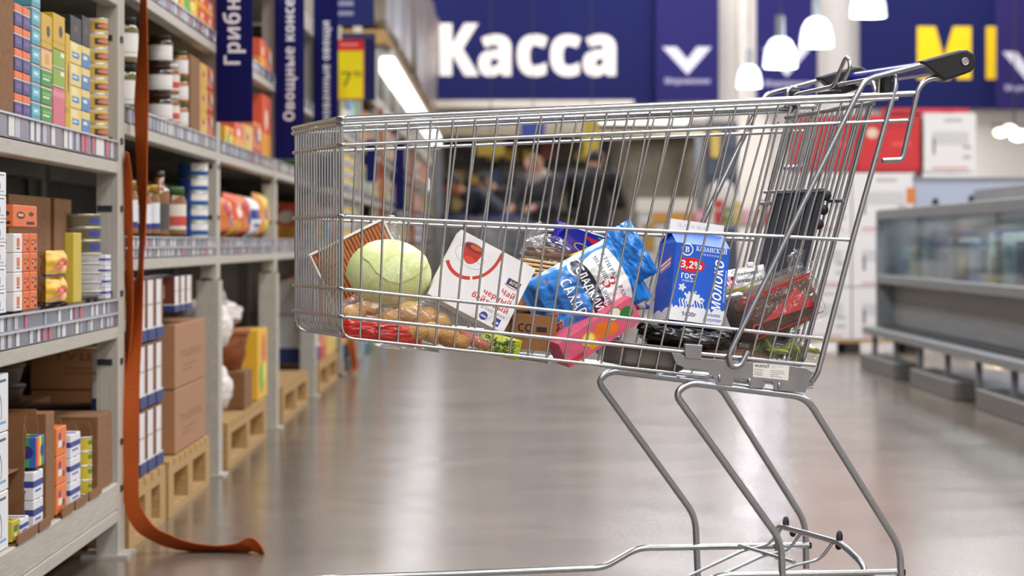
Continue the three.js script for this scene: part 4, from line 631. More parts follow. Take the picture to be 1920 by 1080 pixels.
{ // first bay, bottom shelf: trays and cartons
  const g = 'goods on the bottom shelf of the nearest bay';
  stack(XF, S0, -16, 16, [[3, 702, 'box', PR.whiteInk, 'cereal_box', 'tall white box with brush drawing']], 'stack at the lower left edge', g);
  const tray = (uA, uB, vTop, words) => {
    const dA = depthAt(uA), dB = depthAt(uB), dm = (dA + dB) / 2, L = dB - dA, h = EYE - (vTop - CY) * dm / FOCAL - S0;
    const t = thing('carton_tray', words, 'tray', [XF - 0.012, S0 + 0.001, -dm], 0, g), rd = rng(uA * 7);
    const side = z => { const s = []; for (let i = 0; i <= 12; i++) s.push([-0.004 + 0.006 * rd(), i / 12 * h]); return plate([[-0.26, 0], ...s, [-0.26, h]], 0.005).translate(0, 0, z); };
    mesh('side_panel', side(L / 2 - 0.003), M.card, t); mesh('side_panel', side(-L / 2 + 0.003), M.card, t);
    mesh('back_panel', box(0.005, h, L - 0.01, -0.258, h / 2, 0), M.card, t); mesh('bottom_panel', box(0.256, 0.004, L - 0.01, -0.128, 0.002, 0), M.card, t); mesh('front_lip', box(0.004, 0.018, L - 0.01, 0.024, 0.009, 0), M.card, t); mesh('bottom_flap', box(0.026, 0.003, L - 0.01, 0.012, 0.0015, 0), M.card, t);
    if (h > 0.2) mesh('shelf_flap', box(0.1, 0.003, L - 0.01, -0.06, h * 0.55, 0), M.card, t);
  };
  tray(19, 58, 788, 'torn brown carton tray beside the tall white boxes'); tray(60, 83, 772, 'narrow brown carton tray holding the rainbow box'); tray(104, 127, 790, 'brown carton tray holding orange boxes'); tray(129, 154, 800, 'brown carton tray holding white and blue boxes'); tray(156, 180, 795, 'brown carton tray of yellow-green tins');
  stack(XF + 0.004, S0 + 0.006, 23, 37, [[1, 975, 'box', PR.lemon, 'sachet_box', 'low green and yellow box']], 'front of the torn tray', g, 0.06);
  stack(XF + 0.004, S0 + 0.006, 39, 54, [[1, 970, 'box', PR.whiteBlue, 'sachet_box', 'low white box']], 'right in the torn tray', g, 0.06);
  stack(XF + 0.004, S0 + 0.006, 63, 81, [[2, 882, 'box', PR.whiteBlue, 'detergent_box', 'white and blue box']], 'stack under the rainbow box', g, 0.07);
  { const dm = depthAt(72), t = thing('detergent_box', 'rainbow striped box in narrow brown tray', 'box', [XF + 0.004, EYE - (874 - CY) * dm / FOCAL, -dm], 0, g); build.box(t, 0.11, 0.06, 0.07, PR.rainbow); }
  stack(XF, S0, 86, 102, [[1, 772, 'box', M.card, 'shipping_carton', 'narrow brown closed carton']], 'between the rainbow and orange trays', g, 0.2);
  stack(XF + 0.004, S0 + 0.006, 106, 125, [[3, 800, 'box', PR.orangePurple, 'drink_box', 'orange box with purple dots']], 'stack in brown tray', g, 0.07);
  stack(XF + 0.004, S0 + 0.006, 132, 151, [[3, 812, 'box', PR.whiteBlue, 'drink_box', 'white box with blue band']], 'stack near the yellow-green tins', g, 0.07);
  stack(XF + 0.004, S0 + 0.006, ...edge(177, 0.07), [[4, 818, 'can', PR.lemon, 'vegetable_tin', 'yellow-green tin']], 'stack in brown tray', g, 0.07);
  stack(XF, S0, 183, 211, [[1, 775, 'box', M.card, 'shipping_carton', 'plain brown carton']], 'beside the first upright, bottom shelf', g, 0.25);
  // behind and above
  const tb = (u, v, X, L, h, m, kind, name, words) => { const d = depthAt(u, X), t = thing(name, words, name.split('_').pop(), [X, EYE - (v - CY) * d / FOCAL, -d], 0, g); build[kind](t, L, h, 0.2, m); return t; };
  stack(-1.24, S0, 8, 96, [[1, 755, 'box', M.card, 'shipping_carton', 'wide brown carton']], 'behind the trays under white tubs', g, 0.3);
  tb(48, 755, -1.26, 0.24, 0.05, PR.tub, 'tub', 'plastic_tub', 'white round tub, lower of two behind the torn tray'); tb(48, 716, -1.26, 0.24, 0.05, PR.tub, 'tub', 'plastic_tub', 'white round tub, upper of two behind the torn tray');
  stack(-1.3, S0, 100, 168, [[1, 676, 'box', print('#a77851', x => { txt(x, '#5a3c28', 'КВЕТА', 14, 90, 'bold 30px sans-serif', 100); }), 'shipping_carton', 'brown carton with printed word']], 'deep in the shadow of the bottom shelf', g, 0.3);
}
{ // second bay
  const g = 'goods on the upper shelves of the second bay', gc = 'goods on the lower shelf of the second bay', q = 'second bay';
  stack(XF, SA, 300, 335, [[1, -40, 'box', PR.fiesta, 'snack_box', 'yellow and orange box']], 'top shelf, second bay, left', g); stack(XF, SA, 338, 371, [[1, -30, 'box', PR.citrus, 'snack_box', 'yellow fruit box']], 'top shelf of second bay, middle', g);
  stack(XF, SA, 373, 386.5, [[2, -12, 'box', PR.redOrange, 'snack_box', 'orange-red box']], 'top shelf stack next to yellow fruit box', g); stack(XF, SA, 388, 400, [[2, 4, 'box', PR.redOrange, 'snack_box', 'orange-red box']], 'top shelf stack by the second upright', g);
  stack(XF, SB, ...edge(263, 0.085), [[2, 32, 'jar', PR.labelWhite, 'pickle_jar', 'olive green jar', LID.black, FILL.olive]], 'stack behind the hanging orange strap', g);
  stack(XF, SB, ...edge(326, 0.072), [[3, 66, 'jar', PR.labelWhite, 'mushroom_jar', 'big white-labelled jar with brown lid', LID.brown, FILL.brown]], 'tall stack right of orange strap', g);
  stack(XF, SB, ...edge(339, 0.055), [[2, 120, 'jar', PR.labelRed, 'sauce_jar', 'small jar with red label', LID.white, FILL.amber]], 'stack beside the big brown jars', g);
  stack(XF, SB, ...edge(355, 0.06), [[3, 96, 'jar', PR.labelWhite, 'vegetable_jar', 'orange jar with green lid', LID.green, FILL.orange]], 'stack left of brown carton', g);
  stack(XF, SB, 357, 375, [[1, 106, 'box', M.card, 'shipping_carton', 'upright brown carton']], 'beside the green-lid jars', g);
  stack(XF, SB, 377, 388, [[3, 120, 'box', PR.fiesta, 'snack_box', 'orange and purple box']], 'stack right of upright brown carton', g); stack(XF, SB, 389.5, 400, [[3, 128, 'box', PR.snack, 'snack_box', 'orange snack box']], 'stack by second upright, upper shelf', g);
  [[247, 261, 338, 'left of the hanging strap'], [272, 286, 350, 'right of the strap'], [288, 302, 346, 'beside the brown bottle']].forEach(a => stack(XF, SC, ...edge(a[1], 0.06), [[1, a[2], 'jar', PR.labelBlue, 'preserve_jar', 'jar with white and blue label', LID.gold, FILL.amber]], a[3], gc));
  stack(XF, SC, ...edge(320, 0.06), [[1, 320, 'bottle', print('#55524e'), 'sauce_bottle', 'brown bottle with grey label']], 'between the jars', gc);
  stack(XF, SC, ...edge(352, 0.085), [[1, 350, 'jar', PR.labelRed, 'preserve_jar', 'wide jar with red label and green lid', LID.green, FILL.amber]], 'beside the brown bottle', gc);
  stack(XF, SC, ...edge(394, 0.1), [[5, 306, 'can', PR.blueWhite, 'vegetable_tin', 'blue white and yellow tin']], 'stack by the second upright', gc);
}
// pallets
function pallet(dA, dB, words, xf = RX + 0.005, deep = 0.9) {
  const L = dB - dA, t = thing('wooden_pallet', words, 'pallet', [xf, 0, -(dA + dB) / 2], 0, 'pallets under the rack');
  for (let i = 0; i < 3; i++) for (let k = 0; k < 3; k++) mesh('block', box(0.1, 0.09, 0.13, -0.05 - k * (deep - 0.1) / 2, 0.065, (i - 1) * (L / 2 - 0.065)), M.wood, t);
  for (let k = 0; k < 3; k++) mesh('runner', box(0.1, 0.02, L, -0.05 - k * (deep - 0.1) / 2, 0.01, 0), M.wood, t);
  for (let k = 0; k < 3; k++) mesh('stringer', box(0.1, 0.02, L, -0.05 - k * (deep - 0.1) / 2, 0.12, 0), M.wood, t);
  const n = Math.max(5, Math.round(L / 0.15)); for (let i = 0; i < n; i++) mesh('deck_board', box(deep, 0.02, L / n * 0.82, -deep / 2, 0.14, (i - (n - 1) / 2) * L / n), M.wood, t);
}
const PT = 0.151;
pallet(7.17, 7.95, 'wooden pallet just behind the orange strap'); pallet(8.02, 9.15, 'wooden pallet carrying brown cartons, by the second upright');
pallet(9.75, 11.35, 'wooden pallet with sacks in the third bay'); pallet(12.2, 13.8, 'wooden pallet in the fourth bay'); pallet(14.6, 16.3, 'wooden pallet in the fifth bay');
{
  const g = 'packs on the first pallet', X = RX - 0.005;
  const cols = [[262, 275, 'leftmost column'], [277, 291, 'second column'], [293, 306, 'third column'], [308, 322, 'column beside brown cartons']];
  cols.forEach(([a, b, w]) => { const d = (depthAt(a, X) + depthAt(b, X)) / 2, L = depthAt(b, X) - depthAt(a, X); [0.153, 0.32, 0.487].forEach((y, i) => { if (d > 7.98) return; const t = thing('flour_pack', `white and brown pack with blue base, ${['bottom', 'middle', 'top'][i]} tier, ${w} on pallet`, 'pack', [X, y, -d], 0, g); build.box(t, L, 0.158, 0.12, PR.pack); mesh('base_band', box(0.124, 0.028, L * 0.985, -0.06, 0.016, 0), std(0x24366f, 0.5), t); }); });
  [0.313, 0.48].forEach((y, i) => { const t = thing('slip_sheet', `dark thin cardboard sheet between ${i ? 'middle and top' : 'bottom and middle'} tiers of white packs`, 'sheet', [X, y, -7.6], 0, g); mesh('sheet', box(0.5, 0.004, 0.7, -0.25, 0, 0), M.card, t); });
  const gc = 'cartons on the second pallet';
  stack(X, PT, 327, 386, [[2, 602, 'box', PR.carton, 'shipping_carton', 'large tan printed carton']], 'stack on second pallet', gc, 0.4);
  const y = EYE - (602 - CY) * depthAt(345, X) / FOCAL - 0.02;
  [[328, 338, 'left'], [339.5, 349, 'middle'], [350.5, 361, 'right']].forEach(([a, b, w]) => { const d = (depthAt(a, X) + depthAt(b, X)) / 2, t = thing('flour_pack', `white and brown pack lying on the tan cartons, ${w} of three`, 'pack', [X, 0.5465, -d], 0, gc); build.box(t, depthAt(b, X) - depthAt(a, X), 0.1, 0.12, PR.pack); });
}
{ // third to fifth bays
  const g3 = 'goods in the third bay', sackM = noisy(0xdcd3cd, 40, 3, 6, 0.7), X = RX - 0.005;
  const sack = (u, y, r, h, words) => { const d = depthAt(u, X), t = thing('sack', words, 'sack', [X - r, y, -d], 0, g3); const gm = blob(r * 0.98, h / 2, r * 1.5, q => 1 + 0.1 * nz(q.x * 2 + u, q.y * 3, q.z * 2), 20); gm.translate(0, h / 2 * 0.97, 0); mesh('sack', gm, sackM, t); const kn = blob(0.03, 0.03, 0.04, q => 1 + 0.3 * nz(q.x * 4, q.y * 4, q.z * 4), 12); kn.translate(0, h * 0.97, 0); mesh('tied_neck', kn, sackM, t); };
  sack(437, PT + 0.002, 0.11, 0.2, 'white sack on the third-bay pallet, lower one'); sack(437, PT + 0.215, 0.1, 0.19, 'white sack on the third-bay pallet, upper one');
  { const d = depthAt(466, X), t = thing('clay_pot', 'brown bucket standing beside the white sacks', 'bucket', [X - 0.1, 0.29, -d], 0, g3); mesh('bucket', lathe([[0, 0], [0.075, 0], [0.1, 0.13], [0.105, 0.14], [0.095, 0.14], [0, 0.13]], 24), noisy(0x99562c, 24, 3, 3), t); mesh('rim', lathe([[0.1, 0.125], [0.108, 0.128], [0.108, 0.145], [0.1, 0.148]], 24), std(0xa86a3c, 0.6), t);
    const t2 = thing('shipping_carton', 'small tan carton under the brown bucket', 'carton', [X, PT, -d], 0, g3); build.box(t2, 0.34, 0.135, 0.25, M.card);
    const t3 = thing('white_bag', 'crumpled white bag on top of brown bucket', 'bag', [X - 0.1, 0.435, -d], 0, g3); const bg = film(0.08, 0.05, 0.1, 7, 0.25, 20); bg.translate(0, 0.05, 0); mesh('bag', bg, sackM, t3); mesh('knot', blob(0.02, 0.03, 0.02, null, 8).translate(0, 0.11, 0), sackM, t3); }
  stack(X, PT, 483, 501, [[1, 616, 'box', PR.citrus, 'drink_box', 'yellow orange and green upright box']], 'by the third upright', g3, 0.3);
  [[425, 440, 368, PR.snack, 'left end'], [442, 458, 362, PR.redOrange, 'second along'], [460, 476, 366, PR.snack, 'third along'], [478, 492, 370, PR.whiteBlue, 'fourth along'], [494, 510, 362, PR.fiesta, 'by the third upright']].forEach(([a, b, v, m, w]) => stack(XF, SC, a, b, [[1, v, 'bag', m, 'snack_packet', 'bright printed snack packet']], `lower shelf of third bay, ${w}`, g3, 0.1));
  [[422, 438, 238, PR.citrus, 'left end'], [440, 456, 232, PR.redOrange, 'second along'], [458, 473, 236, PR.fiesta, 'third along'], [475, 490, 230, PR.snack, 'fourth along'], [492, 508, 180, PR.redOrange, 'by the third upright']].forEach(([a, b, v, m, w]) => stack(XF, SB, a, b, [[1, v, 'box', m, 'snack_box', 'red and orange box']], `middle shelf of third bay, ${w}`, g3, 0.12));
  [[488, 498, 75, PR.redOrange, 'left'], [499, 509, 90, PR.snack, 'right']].forEach(([a, b, v, m, w]) => stack(XF, SA, a, b, [[1, v, 'box', m, 'snack_box', 'orange box beside the navy sign']], `${w} of two`, g3, 0.12));
  const pal = [PR.snack, PR.citrus, PR.whiteBlue, PR.fiesta, PR.teal, PR.carton, PR.redOrange, PR.green, PR.pack, PR.lemon], rd = rng(31);
  const bayName = ['fourth', 'fifth', 'sixth', 'seventh', 'eighth', 'ninth', 'tenth', 'eleventh', 'twelfth', 'thirteenth'], along = ['nearest', 'second', 'third', 'farthest'];
  for (let b = 0; b < 9; b++) {
    const dA = UP0 + PITCH * (b + 3) + 0.16, g = `goods in the ${bayName[b]} bay`, n = b < 2 ? 4 : 3;
    for (const [lv, y, hm, nm] of [['floor', PT, 0.46, 0], ['lower shelf', SC, 0.19, 1], ['middle shelf', SB, 0.22, 2], ['top shelf', SA, 0.28, 3]]) for (let i = 0; i < n; i++) {
      const L = 2.1 / n, d = dA + L * (i + 0.5), h = hm * (0.65 + 0.35 * rd()), m = pal[Math.floor(rd() * pal.length)], y_ = nm === 0 && b >= 2 ? 0.001 : y;
      if (b === 1 && (nm === 1 || nm === 2)) { if (i === 3) continue; for (let q = 0; q < 4; q++) { const tt = thing('vegetable_tin', `yellow and blue tin, ${ORD[q]} in the ${along[i]} stack, ${lv} of fifth bay`, 'tin', [XF, y + 0.002 + q * 0.07, -(dA + 0.3 + i * 0.75)], 0, g); build.can(tt, 0.13, 0.068, 0.1, PR.yellowBand); } continue; }
      const nm_ = n === 4 ? along[i] : [along[0], 'middle', along[3]][i];
      const t = thing(nm === 0 ? 'goods_carton' : 'goods_box', `printed ${nm === 0 ? 'large carton' : 'goods box'}, ${nm_} on the ${lv}, ${bayName[b]} bay`, 'box', [XF, y_, -d], 0, g);
      build[(b === 0 && nm === 1 && i === 1) ? 'jar' : 'box'](t, (b === 0 && nm === 1 && i === 1) ? 0.14 : L * 0.92, h, 0.25, (b === 0 && nm === 1 && i === 1) ? PR.lemon : m, LID.white, FILL.olive);
    }
  }
}
// ---- hanging signs on the rack
{
  const flag = (k, text, size, start, words, w, y0) => {
    const d = UP0 + PITCH * k - 0.06, H = 1.5;
    const tex = canvasTex(140, Math.round(140 * H / w), (x, W, Hh) => { x.fillStyle = '#0b0c4a'; x.fillRect(0, 0, W, Hh); x.save(); x.translate(W * 0.66, Hh - start * 0.78); x.rotate(-Math.PI / 2); x.fillStyle = '#d6d3d6'; x.font = `bold ${Math.round(size * 0.78)}px sans-serif`; x.fillText(text, 0, 0); x.restore(); });
    const t = thing('aisle_sign', words, 'sign', [RX + w / 2 + 0.004, y0 + H / 2, -d]);
    const m = phys({ color: 0xffffff, roughness: 0.7, map: tex, specularIntensity: 0.25 }), e = phys({ color: 0x0b0c4a, roughness: 0.7, specularIntensity: 0.25 }); mesh('panel', new THREE.BoxGeometry(w, H, 0.008), [e, e, e, e, m, m], t);
    mesh('bracket', box(0.05, 0.02, 0.02, -w / 2 - 0.01, 0.3, 0), M.rack, t);
  };
  flag(1, 'Грибные консервы', 112, 270, 'navy vertical hanging sign reading Грибн, nearest of the aisle signs', 0.115, 1.118);
  flag(2, 'Овощные консервы', 92, 225, 'navy vertical sign reading Овощные, second along the rack', 0.117, 1.07);
  flag(3, 'Маринованные овощи', 84, 233, 'navy vertical sign with the word овощи, third along the rack', 0.118, 1.0);
}
// ---- orange straps
{
  const P = (u, v, d, ang, w) => { const p = at(u, v, d); return [p.x, Math.max(p.y, 0.003), p.z, ang, w]; };
  solo('cargo_strap', ribbon([P(268, -140, 7.22, 1.1, 0.05), P(269, 0, 7.22, 1.15, 0.05), P(268, 90, 7.22, 1.0, 0.05), P(265, 200, 7.22, 0.6, 0.045), P(266, 300, 7.22, 0.85, 0.045), P(268, 400, 7.2, 1.1, 0.045), P(264, 500, 7.18, 1.2, 0.045), P(257, 590, 7.16, 0.85, 0.045), P(248, 680, 7.13, 0.3, 0.042), P(246, 780, 7.1, 0.05, 0.038), P(246, 880, 7.1, 0.05, 0.036), P(249, 950, 7.1, 0.25, 0.04), [...P(272, 990, 7.1, 0.5, 0.05), 0.25], [...P(310, 1012, 7.12, 0.9, 0.055), 0.5], [...P(355, 1025, 7.13, 1.2, 0.05), 0.5], [...P(410, 1029, 7.13, 1.35, 0.045), 0.4], [...P(450, 1028, 7.12, 1.3, 0.045), 0.6], [...P(474, 1022, 7.1, 1.0, 0.04), 0.7], [...P(494, 1034, 7.08, 1.2, 0.03), 0.3]]), M.strap, 'orange cargo strap hanging beside the first upright and trailing on the floor', 'strap');
  solo('cargo_strap', ribbon([P(238, 285, 7.09, 1.2, 0.03), P(239, 330, 7.1, 0.7, 0.03), P(240, 420, 7.12, 0.6, 0.03), P(241, 500, 7.13, 0.7, 0.03), P(243, 580, 7.14, 0.9, 0.03), P(240, 640, 7.14, 1.0, 0.03), P(236, 690, 7.14, 1.2, 0.03)]), M.strap, 'shorter orange strap loop flat against the first upright', 'strap');
  [[711, 22.2, 'nearer far orange strap seen through the basket front', 200, 560], [770, 29.6, 'farthest orange strap seen beside the queue', 280, 520]].forEach(([u, d, w, a, b]) => { const p = at(u, 400, d).x; solo('cargo_strap', ribbon([[p, EYE + (CY - a) * d / FOCAL, -d, 0, 0.055], [p + 0.004, 1.1, -d, 0.2, 0.055], [p, EYE - (b - CY) * d / FOCAL, -d, 0.1, 0.055]]), M.strap, w, 'strap'); });
  solo('cargo_strap', ribbon([P(652, 560, 16.9, 0.3, 0.045), P(655, 620, 16.9, 0.2, 0.045), P(661, 660, 16.85, 0.6, 0.045), P(665, 690, 16.8, 1.0, 0.045), P(656, 700, 16.7, 1.3, 0.045)]), M.strap, 'short orange strap hanging by the grey bollard under the basket front', 'strap');
  const b = thing('grey_bollard', 'dark grey bollard at the foot of the rack, below the basket front', 'bollard', [at(625, 700, 16.62).x, 0, -16.62]); mesh('post', rbox(0.062, 0.62, 0.062, 0.01, 0, 0.31, 0, 2), std(0x4c4c52, 0.5), b); mesh('foot', box(0.12, 0.008, 0.12, 0, 0.004, 0), M.darkMetal, b);
}

// ---------------------------------------------------------------- the far end of the hall
const px = (u, d) => (u - CX) * d / FOCAL, py = (v, d) => EYE - (v - CY) * d / FOCAL;
// a board facing the viewer between two columns and two rows at a distance, t thick
function board(parent, name, u0, u1, v0, v1, d, m, t = 0.05) { const w = px(u1, d) - px(u0, d), h = py(v0, d) - py(v1, d); const o = mesh(name, box(w, h, t), m, parent); o.position.set((px(u0, d) + px(u1, d)) / 2 - parent.position.x, (py(v0, d) + py(v1, d)) / 2 - parent.position.y, -d - t / 2 - parent.position.z); return o; }
function signBoard(name, label, u0, u1, v0, v1, d, tex, edge, t = 0.06) {
  const m = phys({ color: 0xffffff, roughness: 0.65, map: tex, specularIntensity: 0.3 }), e = phys({ color: edge, roughness: 0.65, specularIntensity: 0.3 }), p = thing(name, label, 'sign', [(px(u0, d) + px(u1, d)) / 2, py(v1, d), -d]);
  const o = board(p, 'panel', u0, u1, v0, v1, d, m, t); o.material = [e, e, e, e, m, e];
  board(p, 'frame', u0, u1, v1 - 2, v1, d + 0.01, e, t + 0.02); return p;
}
{
  const navy = '#151a4e';
  signBoard('checkout_sign', 'huge navy sign reading Касса in white letters on far wall', 790, 1232, -90, 195, 41.7, canvasTex(884, 570, (x, w, h) => { x.fillStyle = navy; x.fillRect(0, 0, w, h); x.fillStyle = '#ece3da'; x.font = 'bold 262px sans-serif'; x.fillText('Касса', 50, 460, 694); x.lineWidth = 10; x.strokeStyle = '#ece3da'; x.strokeText('Касса', 50, 460, 694); }), 0x212a6c);
  signBoard('brand_sign', 'huge navy sign with yellow letters МЕТРО at the right', 1612, 2420, -70, 203, 41.7, canvasTex(1616, 546, (x, w, h) => { x.fillStyle = '#151a4e'; x.fillRect(0, 0, w, h); x.fillStyle = '#f2c81e'; x.strokeStyle = '#f2c81e'; x.lineWidth = 18; x.font = 'bold 252px sans-serif'; [['М', 196, 244], ['Е', 454, 150], ['Т', 640, 180], ['Р', 850, 180], ['О', 1050, 230]].forEach(([c, a, mw]) => { x.fillText(c, a + 6, 428, mw); x.strokeText(c, a + 6, 428, mw); }); }), 0x222a6a);
  const chev = (bg) => canvasTex(240, 540, (x, w, h) => { x.fillStyle = bg; x.fillRect(0, 0, w, h); x.fillStyle = '#cfcbd6'; x.beginPath(); const k = 2.0, Y = v => (v + 80) * k; x.moveTo(24, Y(88)); x.lineTo(78, Y(88)); x.lineTo(120, Y(112)); x.lineTo(156, Y(88)); x.lineTo(212, Y(88)); x.lineTo(120, Y(140)); x.fill(); x.fillStyle = '#b9b4c6'; x.font = 'bold 30px sans-serif'; x.textAlign = 'center'; x.fillText('Мороженое', 120, Y(157), 176); });
  signBoard('chevron_banner', 'navy banner with white chevron right of the Касса sign', 1230, 1348, -80, 190, 41.5, chev('#231f58'), 0x2c2a6e, 0.02);
  signBoard('chevron_banner', 'navy banner with white chevron behind the pendant lamps', 1418, 1533, -80, 195, 41.5, chev('#231f5a'), 0x2b2a70, 0.02);
  signBoard('chevron_banner', 'navy banner with white chevron at the right picture edge', 1868, 1984, -80, 205, 40.6, chev('#2a2158'), 0x322b6e, 0.02);
  // pendant lamps
  const bell = lathe([[0.03, 0.42], [0.06, 0.42], [0.12, 0.38], [0.17, 0.28], [0.195, 0.14], [0.205, 0], [0.19, 0], [0.18, 0.14], [0.155, 0.27], [0.1, 0.36], [0.03, 0.39]].map(([a, b]) => [a, b * 0.85]), 28);
  const bm = std(0xffffff, 0.4, 0, { emissive: 0xe6eeff, emissiveIntensity: 1.5 }), socket = lathe([[0, 0.62], [0.05, 0.62], [0.055, 0.36], [0.05, 0.34], [0, 0.34]], 16);
  [[1463, 126, 36, 1, 'lowest and brightest'], [1531, 87, 37, 1, 'upper right of the brightest one'], [1405, 163, 38.5, 0.78, 'smallest, lower left'], [1628, 31, 36, 1.05, 'top, cut by picture edge']].forEach(([u, v, d, s, w]) => {
    const t = thing('pendant_lamp', `white glass bell pendant lamp, ${w}`, 'lamp', [px(u, d), py(v, d), -d], 0, 'bell pendant lamps'); t.scale.setScalar(s);
    mesh('shade', bell, bm, t); mesh('socket', socket, M.greyMetal, t); rod('cord', V3(0, 0.6, 0), V3(0, (CEIL - t.position.y) / s, 0), 0.008, M.darkMetal, t);
    const l = new THREE.PointLight(0xe8f0ff, 3, 0, 2); l.position.set(t.position.x, t.position.y + 0.08 * s, -d); l.shadow.radius = 4; l.name = 'pendant_light'; scene.add(l);
  });
  { const d = 32, t = thing('warm_lamp', 'warm white glowing lamp cluster at the right edge', 'lamp', [px(1893, d), py(250, d), -d]); const wm = std(0xffffff, 0.4, 0, { emissive: 0xffe6c0, emissiveIntensity: 2.6 }); [[-0.1, 0.01, 0.055], [0, 0.045, 0.06], [0.1, -0.02, 0.075], [0.2, -0.02, 0.075]].forEach(([a, b, r]) => { const g = blob(r * 1.3, r * 0.8, r, null, 14); g.translate(a, b, 0); mesh('bulb', g, wm, t); }); rod('bar', V3(-0.2, 0.09, 0), V3(0.3, 0.09, 0), 0.012, M.darkMetal, t); rod('hanger', V3(0.05, 0.09, 0), V3(0.05, CEIL - t.position.y, 0), 0.008, M.darkMetal, t);
    const l = new THREE.PointLight(0xffdcae, 4, 0, 2); l.position.set(px(1893, d), py(262, d) - 0.1, -d); l.shadow.radius = 6; l.name = 'warm_lamp_light'; scene.add(l); }
}
{ // checkout area
  const d = 39.4, t = thing('checkout_canopy', 'long checkout canopy with white light strip under the Касса sign', 'canopy', [px(1050, d), 0, -d]);
  board(t, 'light_panel', 1100, 1288, 222, 232, d, std(0xffffff, 0.4, 0, { emissive: 0xfff6ea, emissiveIntensity: 1.3 }), 0.1);
  board(t, 'fascia', 812, 1325, 212, 222, d + 0.02, M.cream, 0.4); board(t, 'fascia', 812, 1099, 222, 243, d + 0.02, std(0xd9cdb8, 0.7), 0.4); board(t, 'dark_band', 812, 1325, 233, 244, d + 0.03, std(0x3a332c, 0.7), 0.3); board(t, 'lower_fascia', 812, 1325, 244, 254, d + 0.02, std(0xc9bb98, 0.7), 0.3);
  for (const u of [822, 1310]) board(t, 'post', u - 6, u + 6, 254, py(0, d) > 0 ? CY + EYE * FOCAL / d : 560, d + 0.05, M.greyMetal, 0.12);
  const l = new THREE.RectAreaLight(0xfff6ea, 1.5, px(1288, d) - px(1100, d), 0.07); l.position.set(px(1194, d), py(227, d), -d + 0.06); l.rotation.y = Math.PI; l.name = 'canopy_light'; scene.add(l);
  const floorV = dd => CY + EYE * FOCAL / dd;
  const scr = (name, label, cat, u0, u1, v0, dd, m, th, extra) => { const o = thing(name, label, cat, [px((u0 + u1) / 2, dd), 0, -dd]); board(o, 'panel', u0, u1, v0, floorV(dd), dd, m, th); if (extra) extra(o); return o; };
  scr('partition_screen', 'plain grey-brown partition right of the waiting people', 'partition', 1178, 1324, 255, 39.9, std(0x8b7f6c, 0.8, 0, { map: gritTex }), 0.1, o => board(o, 'top_rail', 1178, 1324, 255, 258, 39.88, M.darkMetal, 0.14));
  scr('display_cabinet', 'dark slate cabinet beside the cream pillar', 'cabinet', 1326, 1384, 228, 38.4, std(0x39404c, 0.5), 0.5, o => { for (let k = 0; k < 3; k++) board(o, 'shelf_edge', 1328, 1382, 280 + k * 50, 283 + k * 50, 38.37, M.darkMetal, 0.04); board(o, 'yellow_poster', 1333, 1350, 240, 295, 38.36, std(0xb89c4a, 0.6), 0.03); });
  struct('pillar', box(px(1442, 41.7) - px(1385, 41.7), CEIL, 0.3, px(1413, 41.7), CEIL / 2, -41.85), M.cream);
  struct('wall_niche', box(px(1180, 40.6) - px(800, 40.6), py(212, 40.6), 0.15, px(990, 40.6), py(212, 40.6) / 2, -40.6), std(0x9a8f7e, 0.8, 0, { map: gritTex }));
  struct('kiosk_roof', box(px(1180, 40.6) - px(800, 40.6), 0.1, 1.5, px(990, 40.6), py(212, 40.6) + 0.06, -39.95), M.cream);
  // cigarette and sweets shelves behind the queue
  const dd = 40.2, sh = thing('kiosk_shelf', 'dark kiosk shelving with yellow packs behind the queue', 'shelving', [px(980, dd), 0, -dd]);
  for (const u of [840, 940, 1040, 1140]) board(sh, 'side_board', u - 3, u + 3, 262, floorV(dd), dd, M.darkMetal, 0.3); for (const v of [262, 300, 345, 395, 440]) board(sh, 'shelf_board', 838, 1142, v, v + 4, dd, M.darkMetal, 0.3);
  const rd = rng(15), cc = [0xb8962a, 0x2c2c30, 0x7a3a2a, 0x394a6a, 0xa08a5a, 0x4a4a3a]; for (let r = 0; r < 4; r++) for (let i = 0; i < 9; i++) { if (rd() < 0.25) continue; const u = 848 + i * 33, v1 = [300, 345, 395, 440][r], h = 14 + rd() * 18; board(sh, 'product_pack', u, u + 20 + rd() * 8, v1 - h, v1, dd - 0.02, std(cc[Math.floor(rd() * 6)], 0.6), 0.12); }
  [['hanging_poster', 'small blue hanging poster under the canopy', 976, 1022, 228, 258, 0x34459a], ['hanging_poster', 'yellow hanging poster right of the blue one', 1094, 1124, 226, 292, 0xb8a02a], ['hanging_poster', 'yellow hanging poster above the leaning men', 894, 946, 268, 292, 0xa8902a]].forEach(([n, w, a, b, c, e, col]) => { const o = thing(n, w, 'poster', [px((a + b) / 2, 38.7), py(e, 38.7), -38.7]); board(o, 'sheet', a, b, c, e, 38.7, std(col, 0.6, 0, { map: gritTex }), 0.01); board(o, 'rail', a - 1, b + 1, c - 2, c, 38.7, M.greyMetal, 0.02); rod('hanger', V3(0, py(c - 2, 38.7) - o.position.y, -0.005), V3(0, CEIL - o.position.y, -0.005), 0.006, M.darkMetal, o); });
  const ct = thing('checkout_counter', 'white checkout counter with orange band right of the queue', 'counter', [px(1248, 35), 0, -35]);
  board(ct, 'body', 1198, 1300, 398, floorV(35), 35, M.white, 0.6); board(ct, 'worktop', 1194, 1304, 372, 398, 34.98, std(0xded6ce, 0.5), 0.66); board(ct, 'orange_band', 1222, 1300, 400, 418, 34.97, std(0xc9923a, 0.5), 0.03); board(ct, 'yellow_panel', 1206, 1226, 420, 470, 34.97, std(0xb08a2e, 0.6), 0.03);
